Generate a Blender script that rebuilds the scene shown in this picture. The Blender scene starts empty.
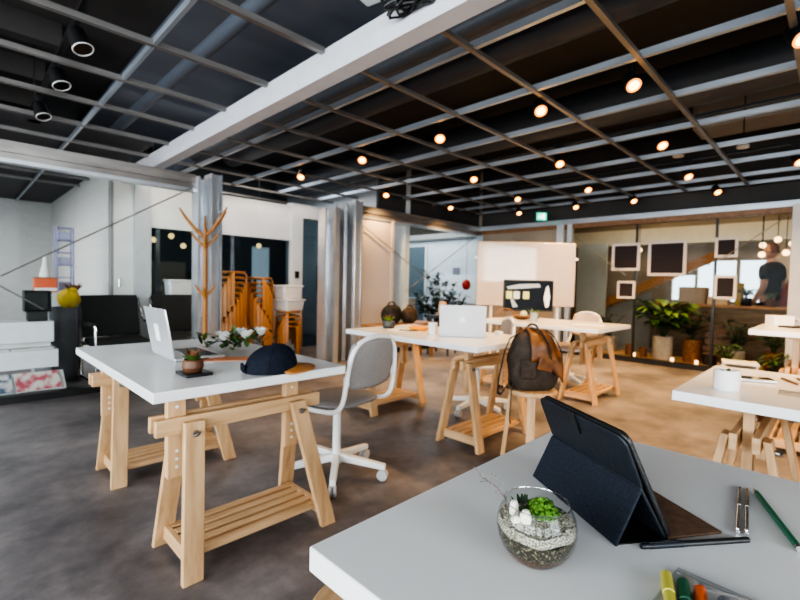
import bpy, bmesh, math, random
from mathutils import Vector, Matrix, Euler
rnd = random.Random(11)
C = bpy.context.scene.collection
V = Vector
PI = math.pi

# ------------------------------------------------------------------ materials
MATS = {}
def nd(nt, t, **kw):
    n = nt.nodes.new(t)
    for k, v in kw.items():
        if hasattr(n, k): setattr(n, k, v)
        else: n.inputs[k].default_value = v
    return n
def rgba(c): return (c[0], c[1], c[2], 1.0)
def new_mat(name):
    m = bpy.data.materials.new(name); m.use_nodes = True
    nt = m.node_tree; nt.nodes.clear()
    out = nt.nodes.new('ShaderNodeOutputMaterial')
    return m, nt, out
def mat(name, col, rough=.5, metal=0, col2=None, scale=(8, 8, 8), detail=4, lo=.35, hi=.65, bump=0, bscale=None,
        spec=.5, emit=None, estr=0, coat=0, sheen=0, rough2=None):
    if name in MATS: return MATS[name]
    m, nt, out = new_mat(name)
    b = nd(nt, 'ShaderNodeBsdfPrincipled')
    b.inputs['Base Color'].default_value = rgba(col)
    b.inputs['Roughness'].default_value = rough
    b.inputs['Metallic'].default_value = metal
    b.inputs['Specular IOR Level'].default_value = spec
    b.inputs['Coat Weight'].default_value = coat
    b.inputs['Sheen Weight'].default_value = sheen
    if emit:
        b.inputs['Emission Color'].default_value = rgba(emit); b.inputs['Emission Strength'].default_value = estr
    nt.links.new(b.outputs[0], out.inputs[0])
    tc = nd(nt, 'ShaderNodeTexCoord'); mp = nd(nt, 'ShaderNodeMapping'); mp.inputs['Scale'].default_value = scale
    nt.links.new(tc.outputs['Object'], mp.inputs[0])
    no = nd(nt, 'ShaderNodeTexNoise'); no.inputs['Scale'].default_value = 1; no.inputs['Detail'].default_value = detail
    nt.links.new(mp.outputs[0], no.inputs['Vector'])
    if col2 is None: col2 = tuple(x * .93 for x in col)
    r = nd(nt, 'ShaderNodeValToRGB')
    r.color_ramp.elements[0].position = lo; r.color_ramp.elements[0].color = rgba(col)
    r.color_ramp.elements[1].position = hi; r.color_ramp.elements[1].color = rgba(col2)
    nt.links.new(no.outputs['Fac'], r.inputs[0]); nt.links.new(r.outputs[0], b.inputs['Base Color'])
    if rough2 is not None:
        mr = nd(nt, 'ShaderNodeMapRange'); mr.inputs['To Min'].default_value = rough; mr.inputs['To Max'].default_value = rough2
        nt.links.new(no.outputs['Fac'], mr.inputs['Value']); nt.links.new(mr.outputs[0], b.inputs['Roughness'])
    if bump:
        src = no
        if bscale:
            src = nd(nt, 'ShaderNodeTexNoise'); src.inputs['Scale'].default_value = bscale; src.inputs['Detail'].default_value = 3
            nt.links.new(tc.outputs['Object'], src.inputs['Vector'])
        bu = nd(nt, 'ShaderNodeBump'); bu.inputs['Strength'].default_value = bump; bu.inputs['Distance'].default_value = .01
        nt.links.new(src.outputs['Fac'], bu.inputs['Height']); nt.links.new(bu.outputs[0], b.inputs['Normal'])
    MATS[name] = m
    return m
def glass_mat(name, tint=(1, 1, 1), rough=.0, boost=.0, ior=1.5):
    m, nt, out = new_mat(name)
    tr = nd(nt, 'ShaderNodeBsdfTransparent'); tr.inputs[0].default_value = rgba(tint)
    gl = nd(nt, 'ShaderNodeBsdfGlossy'); gl.inputs['Roughness'].default_value = rough
    fr = nd(nt, 'ShaderNodeFresnel'); ge = nd(nt, 'ShaderNodeNewGeometry')
    mi = nd(nt, 'ShaderNodeMapRange'); mi.inputs['To Min'].default_value = ior; mi.inputs['To Max'].default_value = 1 / ior
    nt.links.new(ge.outputs['Backfacing'], mi.inputs['Value']); nt.links.new(mi.outputs[0], fr.inputs['IOR'])
    ad = nd(nt, 'ShaderNodeMath', operation='ADD', use_clamp=True); ad.inputs[1].default_value = boost
    mx = nd(nt, 'ShaderNodeMixShader')
    nt.links.new(fr.outputs[0], ad.inputs[0]); nt.links.new(ad.outputs[0], mx.inputs[0])
    nt.links.new(tr.outputs[0], mx.inputs[1]); nt.links.new(gl.outputs[0], mx.inputs[2]); nt.links.new(mx.outputs[0], out.inputs[0])
    return m
def emit_mat(name, col, s):
    m, nt, out = new_mat(name)
    e = nd(nt, 'ShaderNodeEmission'); e.inputs[0].default_value = rgba(col); e.inputs[1].default_value = s
    nt.links.new(e.outputs[0], out.inputs[0]); return m
def floor_mat():
    m, nt, out = new_mat('worn_concrete_vinyl')
    b = nd(nt, 'ShaderNodeBsdfPrincipled'); nt.links.new(b.outputs[0], out.inputs[0])
    tc = nd(nt, 'ShaderNodeTexCoord')
    n1 = nd(nt, 'ShaderNodeTexNoise'); n1.inputs['Scale'].default_value = 1.6; n1.inputs['Detail'].default_value = 7; n1.inputs['Roughness'].default_value = .62
    n2 = nd(nt, 'ShaderNodeTexNoise'); n2.inputs['Scale'].default_value = 9; n2.inputs['Detail'].default_value = 6; n2.inputs['Roughness'].default_value = .7
    for n in (n1, n2): nt.links.new(tc.outputs['Object'], n.inputs['Vector'])
    r1 = nd(nt, 'ShaderNodeValToRGB')
    e = r1.color_ramp.elements
    e[0].position = .36; e[0].color = rgba((.090, .083, .090)); e[1].position = .64; e[1].color = rgba((.235, .212, .214))
    nt.links.new(n1.outputs['Fac'], r1.inputs[0])
    r2 = nd(nt, 'ShaderNodeValToRGB')
    r2.color_ramp.elements[0].position = .3; r2.color_ramp.elements[0].color = rgba((.72, .72, .72))
    r2.color_ramp.elements[1].position = .7; r2.color_ramp.elements[1].color = rgba((1.25, 1.22, 1.2))
    nt.links.new(n2.outputs['Fac'], r2.inputs[0])
    mx = nd(nt, 'ShaderNodeMix', data_type='RGBA', blend_type='MULTIPLY'); mx.inputs[0].default_value = 1
    nt.links.new(r1.outputs[0], mx.inputs[6]); nt.links.new(r2.outputs[0], mx.inputs[7])
    nt.links.new(mx.outputs[2], b.inputs['Base Color'])
    mr = nd(nt, 'ShaderNodeMapRange'); mr.inputs['To Min'].default_value = .34; mr.inputs['To Max'].default_value = .55
    nt.links.new(n2.outputs['Fac'], mr.inputs['Value']); nt.links.new(mr.outputs[0], b.inputs['Roughness'])
    bu = nd(nt, 'ShaderNodeBump'); bu.inputs['Strength'].default_value = .12; bu.inputs['Distance'].default_value = .004
    nt.links.new(n2.outputs['Fac'], bu.inputs['Height']); nt.links.new(bu.outputs[0], b.inputs['Normal'])
    return m
def brick_mat(name, c1, c2, mortar):
    m, nt, out = new_mat(name)
    b = nd(nt, 'ShaderNodeBsdfPrincipled'); nt.links.new(b.outputs[0], out.inputs[0]); b.inputs['Roughness'].default_value = .7
    tc = nd(nt, 'ShaderNodeTexCoord'); mp = nd(nt, 'ShaderNodeMapping'); mp.inputs['Rotation'].default_value = (PI / 2, 0, 0) if 'far' in name else (PI / 2, 0, PI / 2)
    br = nd(nt, 'ShaderNodeTexBrick'); br.inputs['Scale'].default_value = 4
    br.inputs['Color1'].default_value = rgba(c1); br.inputs['Color2'].default_value = rgba(c2); br.inputs['Mortar'].default_value = rgba(mortar)
    br.inputs['Mortar Size'].default_value = .012
    nt.links.new(tc.outputs['Object'], mp.inputs[0]); nt.links.new(mp.outputs[0], br.inputs['Vector']); nt.links.new(br.outputs['Color'], b.inputs['Base Color'])
    bu = nd(nt, 'ShaderNodeBump'); bu.inputs['Strength'].default_value = .4; bu.inputs['Distance'].default_value = .01; bu.invert = True
    nt.links.new(br.outputs['Fac'], bu.inputs['Height']); nt.links.new(bu.outputs[0], b.inputs['Normal'])
    return m

WL, WD = (.62, .405, .225), (.49, .295, .148)
wood_x = mat('pine_along_x', WL, .5, 0, WD, (3, 42, 42), 3, .38, .68)
wood_y = mat('pine_along_y', WL, .5, 0, WD, (42, 3, 42), 3, .38, .68)
wood_z = mat('pine_along_z', WL, .5, 0, WD, (42, 42, 3), 3, .38, .68)
OL, OD = (.43, .195, .056), (.30, .125, .034)
oak_z = mat('honey_oak', OL, .45, 0, OD, (30, 30, 3), 3, .35, .7)
oak_x = mat('honey_oak_seat', OL, .45, 0, OD, (3, 30, 30), 3, .35, .7)
brownwood = mat('brown_wood', (.26, .14, .07), .5, 0, (.17, .085, .04), (4, 30, 30), 3)
white_top = mat('white_laminate', (.78, .78, .775), .24, 0, (.755, .755, .755), (3, 3, 3), spec=.8)
white_edge = white_top
white_metal = mat('white_powder_coat', (.82, .82, .81), .3)
grey_fabric = mat('grey_weave', (.31, .29, .285), .9, 0, (.235, .22, .215), (160, 160, 160), 2, bump=.25)
black_plastic = mat('black_plastic', (.012, .012, .013), .4)
black_fabric = mat('black_canvas', (.010, .010, .011), .8, 0, (.018, .018, .02), (120, 120, 120), 2, bump=.2)
chrome = mat('chrome', (.82, .83, .85), .12, 1)
steel = mat('bolt_steel', (.42, .41, .40), .35, 1)
alu = mat('laptop_aluminium', (.66, .67, .69), .36, .75)
galv = mat('galvanised_steel', (.72, .75, .79), .22, .78, (.58, .61, .66), (5, 5, 3), 4, .35, .65, rough2=.42)
galv_brown = mat('galvanised_channel', (.46, .43, .41), .30, .85, (.30, .275, .26), (2, 12, 12), 4, .35, .65, rough2=.5)
bar_blue = mat('ceiling_stud_steel', (.50, .545, .61), .34, .6, (.40, .445, .51), (14, 2, 14), 3)
bar_dark = mat('ceiling_cross_steel', (.30, .285, .275), .42, .7, (.22, .205, .195), (2, 14, 14), 3)
ceil_dark = mat('charcoal_ceiling_paint', (.060, .055, .053), .75, 0, (.036, .034, .034), (1.2, 1.2, 1.2), 4, bump=.1)
ceil_daylit = mat('daylit_navy_slab', (.135, .155, .195), .7, 0, (.09, .107, .140), (.8, 2, 1), 4)  # paler navy tint carries the daylight falling on this part of the ceiling
duct_m = mat('duct_black', (.055, .060, .070), .45, .1)
pipe_grey = mat('pipe_blue_grey', (.11, .125, .155), .5)
beam_white = mat('beam_white_paint', (.62, .62, .66), .55, 0, (.58, .58, .62))
wall_white = mat('white_wall_paint', (.72, .71, .70), .65, 0, (.66, .655, .65), (3, 3, 3))
wall_pink = mat('warm_white_panel', (.46, .415, .40), .55, 0, (.42, .375, .36), (1.5, 1.5, 1.5))
wall_cool = mat('cool_white_wall', (.62, .66, .70), .6)
wall_grey = mat('grey_wall_paint', (.30, .29, .28), .7)
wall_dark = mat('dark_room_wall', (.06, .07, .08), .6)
wall_tan = mat('concrete_tan_wall', (.34, .28, .22), .75, 0, (.25, .205, .16), (1.4, 1.4, 1.4), 5)
wall_beige = mat('beige_wall', (.58, .45, .31), .7)
cream = mat('cream_bulkhead', (.66, .60, .49), .6)
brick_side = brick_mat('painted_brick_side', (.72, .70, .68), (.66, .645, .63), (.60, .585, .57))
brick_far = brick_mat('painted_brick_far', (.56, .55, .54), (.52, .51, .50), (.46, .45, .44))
glass = glass_mat('partition_glass', (.965, .985, .98), ior=1.1)
glass_dark = glass_mat('smoked_glass', (.50, .56, .58), boost=.0, ior=1.45)
glass_clear = glass_mat('bowl_glass', (.975, .985, .98), ior=1.3)
plastic_clear = glass_mat('clear_film', (.93, .94, .94), rough=.10, boost=.10)
lamp_warm = emit_mat('warm_lamp_lens', (1, .47, .12), 7)
lamp_soft = emit_mat('tealight_glow', (1, .60, .28), 3)
leaf_g = mat('leaf_green', (.075, .16, .03), .45, 0, (.035, .085, .018), (9, 9, 9))
leaf_b = mat('leaf_bright', (.20, .33, .045), .45, 0, (.10, .22, .03), (9, 9, 9))
leaf_d = mat('leaf_dark', (.028, .055, .022), .5, 0, (.016, .034, .014), (9, 9, 9))
soil = mat('soil', (.05, .032, .02), .95, 0, (.02, .013, .009), (60, 60, 60), 4, bump=.5)
navy_denim = mat('navy_cap_cloth', (.008, .010, .018), .85, 0, (.013, .017, .028), (90, 90, 90), 2, bump=.15, spec=.2)
tan_leather = mat('tan_leather', (.19, .072, .017), .5, 0, (.085, .029, .010), (14, 14, 14), 4, bump=.25)
brown_canvas = mat('brown_canvas', (.060, .042, .030), .85, 0, (.035, .024, .017), (22, 22, 22), 4, bump=.35)
orange_paper = mat('orange_paper', (.75, .28, .12), .6)
orange_cloth = mat('orange_cloth', (.85, .32, .015), .6)
paper = mat('white_paper', (.80, .79, .77), .7)
white_ceramic = mat('white_ceramic', (.74, .73, .74), .3)
grey_concrete = mat('concrete_pot', (.34, .30, .28), .8, 0, (.26, .23, .21), (12, 12, 12), bump=.2)
wicker = mat('wicker_brown', (.20, .085, .03), .7, 0, (.09, .035, .012), (50, 50, 26), 2, bump=.7)
terracotta = mat('brown_glazed_pot', (.12, .050, .024), .5)
cardboard = mat('cardboard', (.36, .23, .13), .8)
mustard = mat('mustard_board', (.42, .26, .045), .7)
skin = mat('skin', (.42, .22, .15), .55)
hair_m = mat('cropped_hair', (.10, .045, .03), .8)
shirt_m = mat('navy_tshirt', (.006, .010, .015), .9)
trouser_m = mat('dark_trousers', (.02, .02, .025), .9)
red_m = mat('red_plastic', (.45, .03, .025), .5)
orange_red = mat('orange_red_print', (.70, .13, .05), .5)
lilac = mat('lilac_wire', (.30, .29, .48), .4)
yellow_m = mat('yellow_fabric', (.62, .42, .04), .6)
grey_bin = mat('grey_felt', (.11, .11, .12), .6)
acrylic = mat('white_acrylic', (.74, .75, .77), .25)
mag_a = mat('magazine_cover_blue', (.10, .13, .20), .4, 0, (.62, .58, .58), (9, 14, 5), 3, .42, .56)
mag_b = mat('magazine_cover_red', (.55, .12, .16), .4, 0, (.70, .64, .60), (12, 9, 5), 3, .42, .58)
mag_c = mat('magazine_cover_brown', (.30, .20, .17), .4, 0, (.66, .62, .58), (8, 16, 5), 3, .40, .60)
folio_navy = mat('folio_navy_fabric', (.012, .0155, .024), .85, 0, (.019, .024, .036), (260, 260, 260), 2, bump=.25, spec=.25)
folio_back = mat('folio_leather', (.008, .0105, .016), .5, 0, (.011, .015, .022), (90, 90, 90), 3, bump=.12)
folio_brown = mat('keyboard_flap', (.165, .090, .055), .75, 0, (.115, .062, .038), (70, 70, 70), 3, bump=.15)
screen_m = mat('tablet_screen', (.006, .006, .007), .08, spec=.7)
tv_screen = mat('monitor_screen', (.004, .006, .010), .3, 0, (.008, .012, .020), (3, 3, 3), spec=.12)
whiteboard_m = mat('whiteboard_surface', (.66, .565, .50), .05, 0, (.63, .54, .48), spec=.5)
note_y = mat('yellow_sticky_note', (.55, .60, .26), .8)
note_w = mat('pale_sticky_note', (.55, .62, .62), .8)
pale_blue = mat('pale_blue_glare', (.35, .42, .48), .5)
green_pencil = mat('green_paint', (.02, .15, .085), .35)
exit_green = mat('exit_green', (.02, .35, .22), .4, emit=(.03, .62, .40), estr=.9)
exit_white = mat('exit_white', (.8, .9, .85), .4, emit=(.75, 1, .9), estr=1.6)
frame_white = mat('white_frame', (.58, .52, .48), .5)
frame_dark = mat('letter_board', (.024, .017, .020), .8, 0, (.016, .011, .013), (1, 1, 60), 1, bump=.3)
moss_m = mat('moss', (.10, .22, .018), .8, 0, (.035, .10, .008), (120, 120, 120), 3, bump=.6)
pebble_m = mat('white_pebbles', (.46, .43, .36), .7, 0, (.13, .11, .08), (420, 420, 420), 2, .44, .60, bump=.5)
layer_soil = mat('terrarium_soil', (.028, .022, .013), .9, 0, (.26, .22, .15), (330, 330, 330), 3, .55, .66, bump=.5)
layer_clay = mat('terrarium_clay', (.105, .055, .030), .9, 0, (.035, .02, .012), (330, 330, 330), 3, bump=.5)
stone_w = mat('white_stone', (.76, .70, .62), .6)
twig_m = mat('dry_twig', (.16, .14, .13), .8)
flower_w = mat('white_petals', (.80, .79, .76), .6)
bulb_white = mat('detector_white', (.62, .60, .58), .5)
lino = floor_mat()

# ------------------------------------------------------------------ mesh builder
def rotm(rx=0, ry=0, rz=0): return Euler((rx, ry, rz)).to_matrix().to_4x4()
class MB:
    def __init__(s): s.bm = bmesh.new()
    def box(s, cx, cy, cz, sx, sy, sz, rot=None):
        M = Matrix.Translation((cx, cy, cz))
        if rot is not None: M = M @ rot
        vs = [s.bm.verts.new(M @ V((x * sx / 2, y * sy / 2, z * sz / 2))) for x in (-1, 1) for y in (-1, 1) for z in (-1, 1)]
        for f in ((0, 1, 3, 2), (4, 6, 7, 5), (0, 4, 5, 1), (2, 3, 7, 6), (0, 2, 6, 4), (1, 5, 7, 3)):
            s.bm.faces.new([vs[i] for i in f])
        return s
    def hexa(s, bot, top):
        a = [s.bm.verts.new(p) for p in bot]; b = [s.bm.verts.new(p) for p in top]; n = len(a)
        s.bm.faces.new(list(reversed(a))); s.bm.faces.new(b)
        for i in range(n): s.bm.faces.new((a[i], a[(i + 1) % n], b[(i + 1) % n], b[i]))
        return s
    def plank(s, p, q, wx, wy):
        """leg whose two ends are cut level: section wx by wy in x and y"""
        p, q = V(p), V(q); o = [(-1, -1), (1, -1), (1, 1), (-1, 1)]
        return s.hexa([p + V((a * wx / 2, b * wy / 2, 0)) for a, b in o], [q + V((a * wx / 2, b * wy / 2, 0)) for a, b in o])
    def cyl(s, p, q, r1, r2=None, n=16):
        r2 = r1 if r2 is None else r2
        p, q = V(p), V(q); d = (q - p).normalized(); u = d.orthogonal().normalized(); w = d.cross(u)
        ring = lambda c, r: [c + (u * math.cos(2 * PI * i / n) + w * math.sin(2 * PI * i / n)) * r for i in range(n)]
        return s.hexa(ring(p, r1), ring(q, r2))
    def tube(s, pts, r, n=8, closed=False):
        pts = [V(p) for p in pts]; m = len(pts); rs = r if isinstance(r, (list, tuple)) else [r] * m
        prev = None; rings = []
        for i, p in enumerate(pts):
            if closed: d = (pts[(i + 1) % m] - pts[i - 1])
            else: d = pts[min(i + 1, m - 1)] - pts[max(i - 1, 0)]
            d.normalize()
            u = d.orthogonal() if prev is None else prev - d * prev.dot(d)
            if u.length < 1e-6: u = d.orthogonal()
            u.normalize(); prev = u; w = d.cross(u)
            rings.append([s.bm.verts.new(p + (u * math.cos(2 * PI * k / n) + w * math.sin(2 * PI * k / n)) * rs[i]) for k in range(n)])
        for i in range(m if closed else m - 1):
            a, b = rings[i], rings[(i + 1) % m]
            for k in range(n): s.bm.faces.new((a[k], a[(k + 1) % n], b[(k + 1) % n], b[k]))
        if not closed:
            s.bm.faces.new(list(reversed(rings[0]))); s.bm.faces.new(rings[-1])
        return s
    def lathe(s, prof, c=(0, 0, 0), n=24):
        c = V(c); rings = []
        for r, z in prof:
            if r < 1e-6: rings.append([s.bm.verts.new(c + V((0, 0, z)))])
            else: rings.append([s.bm.verts.new(c + V((r * math.cos(2 * PI * k / n), r * math.sin(2 * PI * k / n), z))) for k in range(n)])
        for a, b in zip(rings, rings[1:]):
            for k in range(n):
                x = [a[k % len(a)], a[(k + 1) % len(a)], b[(k + 1) % len(b)], b[k % len(b)]]
                y = []
                for v in x:
                    if v not in y: y.append(v)
                if len(y) > 2: s.bm.faces.new(y)
        return s
    def ball(s, c, r, sc=(1, 1, 1), n=12, jit=0):
        c = V(c); prof = []
        m = max(4, n // 2); rings = []
        for i in range(m + 1):
            t = -PI / 2 + PI * i / m
            if i in (0, m): rings.append([s.bm.verts.new(c + V((0, 0, r * sc[2] * math.sin(t))))])
            else:
                rings.append([s.bm.verts.new(c + V((r * sc[0] * math.cos(t) * math.cos(2 * PI * k / n), r * sc[1] * math.cos(t) * math.sin(2 * PI * k / n), r * sc[2] * math.sin(t))) * (1 + rnd.uniform(-jit, jit)) if jit == 0 else
                    c + V((r * sc[0] * math.cos(t) * math.cos(2 * PI * k / n), r * sc[1] * math.cos(t) * math.sin(2 * PI * k / n), r * sc[2] * math.sin(t))) * (1 + rnd.uniform(-jit, jit))) for k in range(n)])
        for a, b in zip(rings, rings[1:]):
            for k in range(n):
                y = []
                for v in (a[k % len(a)], a[(k + 1) % len(a)], b[(k + 1) % len(b)], b[k % len(b)]):
                    if v not in y: y.append(v)
                if len(y) > 2: s.bm.faces.new(y)
        return s
    def poly(s, pts, th):
        """flat outline pushed out by the vector th"""
        th = V(th); pts = [V(p) for p in pts]
        return s.hexa(pts, [p + th for p in pts])
    def grid(s, fn, nu, nv):
        g = [[s.bm.verts.new(V(fn(i / nu, j / nv))) for j in range(nv + 1)] for i in range(nu + 1)]
        for i in range(nu):
            for j in range(nv): s.bm.faces.new((g[i][j], g[i + 1][j], g[i + 1][j + 1], g[i][j + 1]))
        return s
    def leaf(s, base, d, ln, w, droop=.3, seg=4):
        base, d = V(base), V(d).normalized(); side = d.cross(V((0, 0, 1)))
        if side.length < .05: side = V((rnd.uniform(-1, 1), rnd.uniform(-1, 1), 0))
        side.normalize(); rows = []
        for i in range(seg + 1):
            t = i / seg; c = base + d * ln * t + V((0, 0, -droop * ln * t * t))
            h = w / 2 * math.sin(PI * min(1, .06 + .94 * t) ** .8) if i < seg else 0.001
            up = side.cross(d).normalized() * h * .25
            rows.append([s.bm.verts.new(c - side * h + up), s.bm.verts.new(c), s.bm.verts.new(c + side * h + up)])
        for a, b in zip(rows, rows[1:]):
            for k in (0, 1): s.bm.faces.new((a[k], a[k + 1], b[k + 1], b[k]))
        return s
    def move(s, M):
        for v in s.bm.verts: v.co = M @ v.co
        return s
    def build(s, name, m, parent=None, bevel=0, smooth=True, sub=0, solid=0, segs=2, ang=35):
        bmesh.ops.recalc_face_normals(s.bm, faces=s.bm.faces[:])
        me = bpy.data.meshes.new(name); s.bm.to_mesh(me); s.bm.free()
        for x in (m if isinstance(m, (list, tuple)) else [m]): me.materials.append(x)
        if smooth:
            me.polygons.foreach_set('use_smooth', [True] * len(me.polygons))
            me.set_sharp_from_angle(angle=math.radians(ang))
        o = bpy.data.objects.new(name, me); C.objects.link(o)
        if parent is not None: o.parent = parent
        if solid: md = o.modifiers.new('solid', 'SOLIDIFY'); md.thickness = solid; md.offset = 0
        if bevel: md = o.modifiers.new('bevel', 'BEVEL'); md.width = bevel; md.segments = segs; md.limit_method = 'ANGLE'; md.angle_limit = .6
        if sub: md = o.modifiers.new('sub', 'SUBSURF'); md.levels = sub; md.render_levels = sub
        return o

def tag(o, label, cat, group=None, kind=None):
    o['label'] = label; o['category'] = cat
    if group: o['group'] = group
    if kind: o['kind'] = kind
    return o
def thing(name, label, cat, loc=(0, 0, 0), rz=0, group=None):
    o = bpy.data.objects.new(name, None); C.objects.link(o); o.empty_display_size = .05
    o.location = loc; o.rotation_euler = (0, 0, rz)
    return tag(o, label, cat, group)
def struct(o): o['kind'] = 'structure'; return o
def kids(o): return [c for c in bpy.data.objects if c.parent is o]
def copy_tree(o, parent=None, loc=None, rz=None, label=None):
    c = o.copy(); C.objects.link(c)
    if parent is not None: c.parent = parent
    for ch in kids(o): copy_tree(ch, c)
    if loc is not None: c.location = loc
    if rz is not None: c.rotation_euler = (0, 0, rz)
    if label: c['label'] = label
    return c
def sbox(name, m, x0, x1, y0, y1, z0, z1, bevel=0):
    return struct(MB().box((x0 + x1) / 2, (y0 + y1) / 2, (z0 + z1) / 2, x1 - x0, y1 - y0, z1 - z0).build(name, m, bevel=bevel))
ntrim = [0]
def trim(m, x0, x1, y0, y1, z0, z1, bevel=0):
    ntrim[0] += 1
    return sbox('trim_%d' % ntrim[0], m, x0, x1, y0, y1, z0, z1, bevel)
def arc(c, r, a0, a1, n, ax, ay):
    return [V(c) + V(ax) * r * math.cos(a0 + (a1 - a0) * i / n) + V(ay) * r * math.sin(a0 + (a1 - a0) * i / n) for i in range(n + 1)]

# ------------------------------------------------------------------ room shell
sbox('floor', lino, -4.2, 12, -4.7, 12, -.1, 0)
sbox('ceiling', ceil_dark, -4.2, 12, -4.7, 12, 3.3, 3.4)
def wall_holes(name, m, axis, at, th, a0, a1, z0, z1, holes):
    """a wall along one axis with rectangular window openings (u0,u1,z0,z1)"""
    b = MB()
    def put(u0, u1, w0, w1):
        if u1 - u0 < 1e-4 or w1 - w0 < 1e-4: return
        if axis == 'y': b.box(at, (u0 + u1) / 2, (w0 + w1) / 2, th, u1 - u0, w1 - w0)
        else: b.box((u0 + u1) / 2, at, (w0 + w1) / 2, u1 - u0, th, w1 - w0)
    u = a0
    for (h0, h1, w0, w1) in sorted(holes):
        put(u, h0, z0, z1); put(h0, h1, z0, w0); put(h0, h1, w1, z1); u = h1
    put(u, a1, z0, z1)
    return struct(b.build(name, m))
nwin = [0]
def pane(m, axis, at, u0, u1, z0, z1, th=.012):
    nwin[0] += 1; b = MB()
    if axis == 'y': b.box(at, (u0 + u1) / 2, (z0 + z1) / 2, th, u1 - u0, z1 - z0)
    else: b.box((u0 + u1) / 2, at, (z0 + z1) / 2, u1 - u0, th, z1 - z0)
    return struct(b.build('window_%d' % nwin[0], m))
LWIN = [(-3.9, -2.1, .6, 2.9), (-1.7, .5, .6, 2.9), (.9, 3.1, .6, 2.9), (3.4, 4.7, .6, 2.9)]
wall_holes('wall_left', wall_white, 'y', -4.1, .2, -4.7, 12, 0, 3.3, LWIN)
BWIN = [(-3.6, -1.6, .6, 2.9), (-1.2, 1.2, .6, 2.9)]
wall_holes('wall_behind_camera', wall_white, 'x', -4.6, .2, -4, 12, 0, 3.3, BWIN)
for (a, b_, c, d) in LWIN: pane(glass, 'y', -4.1, a, b_, c, d)
for (a, b_, c, d) in BWIN: pane(glass, 'x', -4.6, a, b_, c, d)
# far left room seen through the glass
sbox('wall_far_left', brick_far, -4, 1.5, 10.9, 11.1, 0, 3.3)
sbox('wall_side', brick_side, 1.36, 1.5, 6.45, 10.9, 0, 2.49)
# far wall behind the coat stand: door, jamb, bulkhead, interior window, post, glass door
def door(n, m, x0, x1, z1, y):
    d = sbox('door_%d' % n, m, x0, x1, y - .02, y + .02, .01, z1, .004); return d
d1 = door(1, wall_white, 1.375, 1.60, 2.25, 6.30)
MB().tube([(1.43, 6.26, .98), (1.43, 6.245, .98), (1.43, 6.245, 1.08), (1.43, 6.26, 1.08)], .008).build('door_handle', chrome, d1)
trim(wall_grey, 1.355, 1.372, 6.27, 6.40, 0, 2.27)
trim(mat('jamb_pale_grey', (.52, .53, .55), .5), 1.60, 1.79, 6.25, 6.40, 0, 2.28, .004)
trim(wall_white, 1.79, 3.82, 6.28, 6.40, 1.74, 2.30, .003)
trim(wall_white, 1.79, 3.82, 6.12, 6.40, 0, .80, .004)
trim(wall_white, 3.82, 4.03, 6.25, 6.42, 0, 2.34, .004)
trim(wall_white, 4.03, 5.2, 6.25, 6.40, 2.12, 2.34, .004)
trim(wall_pink, 4.45, 5.2, 6.25, 6.40, 0, 2.12)
pane(glass_dark, 'x', 6.33, 1.79, 3.82, .80, 1.74)
d2 = door(2, glass_dark, 4.04, 4.44, 2.11, 6.33)
MB().tube([(4.33, 6.30, .95), (4.33, 6.27, .95), (4.33, 6.27, 1.35), (4.33, 6.30, 1.35)], .013).build('door_handle', black_plastic, d2)
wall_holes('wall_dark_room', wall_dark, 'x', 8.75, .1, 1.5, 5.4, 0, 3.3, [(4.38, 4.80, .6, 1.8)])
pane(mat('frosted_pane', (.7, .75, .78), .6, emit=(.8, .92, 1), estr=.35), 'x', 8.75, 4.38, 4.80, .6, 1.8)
sbox('wall_bulkhead_right', ceil_dark, 7.27, 7.33, -4.6, 5.0, 2.2, 3.3)
sbox('wall_bulkhead_bay', ceil_dark, 4.6, 7.27, 5.07, 5.12, 2.2, 3.3)
sbox('wall_dark_room_side', wall_cool, 5.2, 5.3, 5.06, 8.7, 0, 3.3)
for x in (2.35, 3.0, 3.25): trim(galv, x, x + .07, 8.0, 8.07, 0, 2.3)
tag(MB().box(3.92, 6.24, 1.20, .07, .02, .11).build('light_switch', black_plastic, bevel=.004), 'small black switch plate on the white post beside the glass door', 'switch')

# galvanised stud partition at y = 5
def channel(y, x0, x1, z0=2.03, z1=2.21):
    global ntrim
    trim(galv_brown, x0, x1, y - .06, y + .06, z0 + .085, z1)
    trim(galv_brown, x0, x1, y - .045, y + .045, z0 + .035, z0 + .083)
    trim(galv, x0, x1, y - .055, y + .055, z0, z0 + .033)
channel(5.0, -4, 1.85)
channel(5.0, 4.09, 7.2)
trim(black_plastic, -4, 1.85, 4.95, 5.05, 0, .065)
trim(black_plastic, 4.8, 7.2, 4.95, 5.05, 0, .065)
pane(glass, 'x', 5.0, -4, .80, .065, 2.03)
pane(glass, 'x', 5.0, .806, 1.85, .065, 2.03)
pane(glass, 'x', 5.0, 4.82, 7.2, .065, 2.03)
sbox('wall_panel', wall_pink, 4.10, 4.78, 4.96, 5.04, 0, 2.04)
trim(wall_pink, 4.78, 4.83, 4.94, 5.06, 0, 2.06, .003)
def stud(x0, x1, y0, y1, z1, lip=.018, web=.004):
    """C-section steel stud, open towards the camera side (-y)"""
    ntrim[0] += 1
    b = MB(); xc = (x0 + x1) / 2; w = x1 - x0; d = y1 - y0
    b.box(xc, y1 - web / 2, z1 / 2, w, web, z1)
    for sx, x in ((1, x0 + web / 2), (-1, x1 - web / 2)):
        b.box(x, (y0 + y1) / 2, z1 / 2, web, d, z1)
        b.box(x + sx * lip / 2, y0 + web / 2, z1 / 2, lip, web, z1)
    return struct(b.build('trim_%d' % ntrim[0], galv))
stud(1.85, 1.975, 4.88, 5.06, 2.19); stud(1.98, 2.10, 4.86, 5.06, 2.24)
trim(galv, 1.995, 2.085, 4.90, 4.91, 0, 2.24)
trim(wall_tan, 1.6, 2.9, 8.2, 8.3, 0, 1.38)
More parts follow.
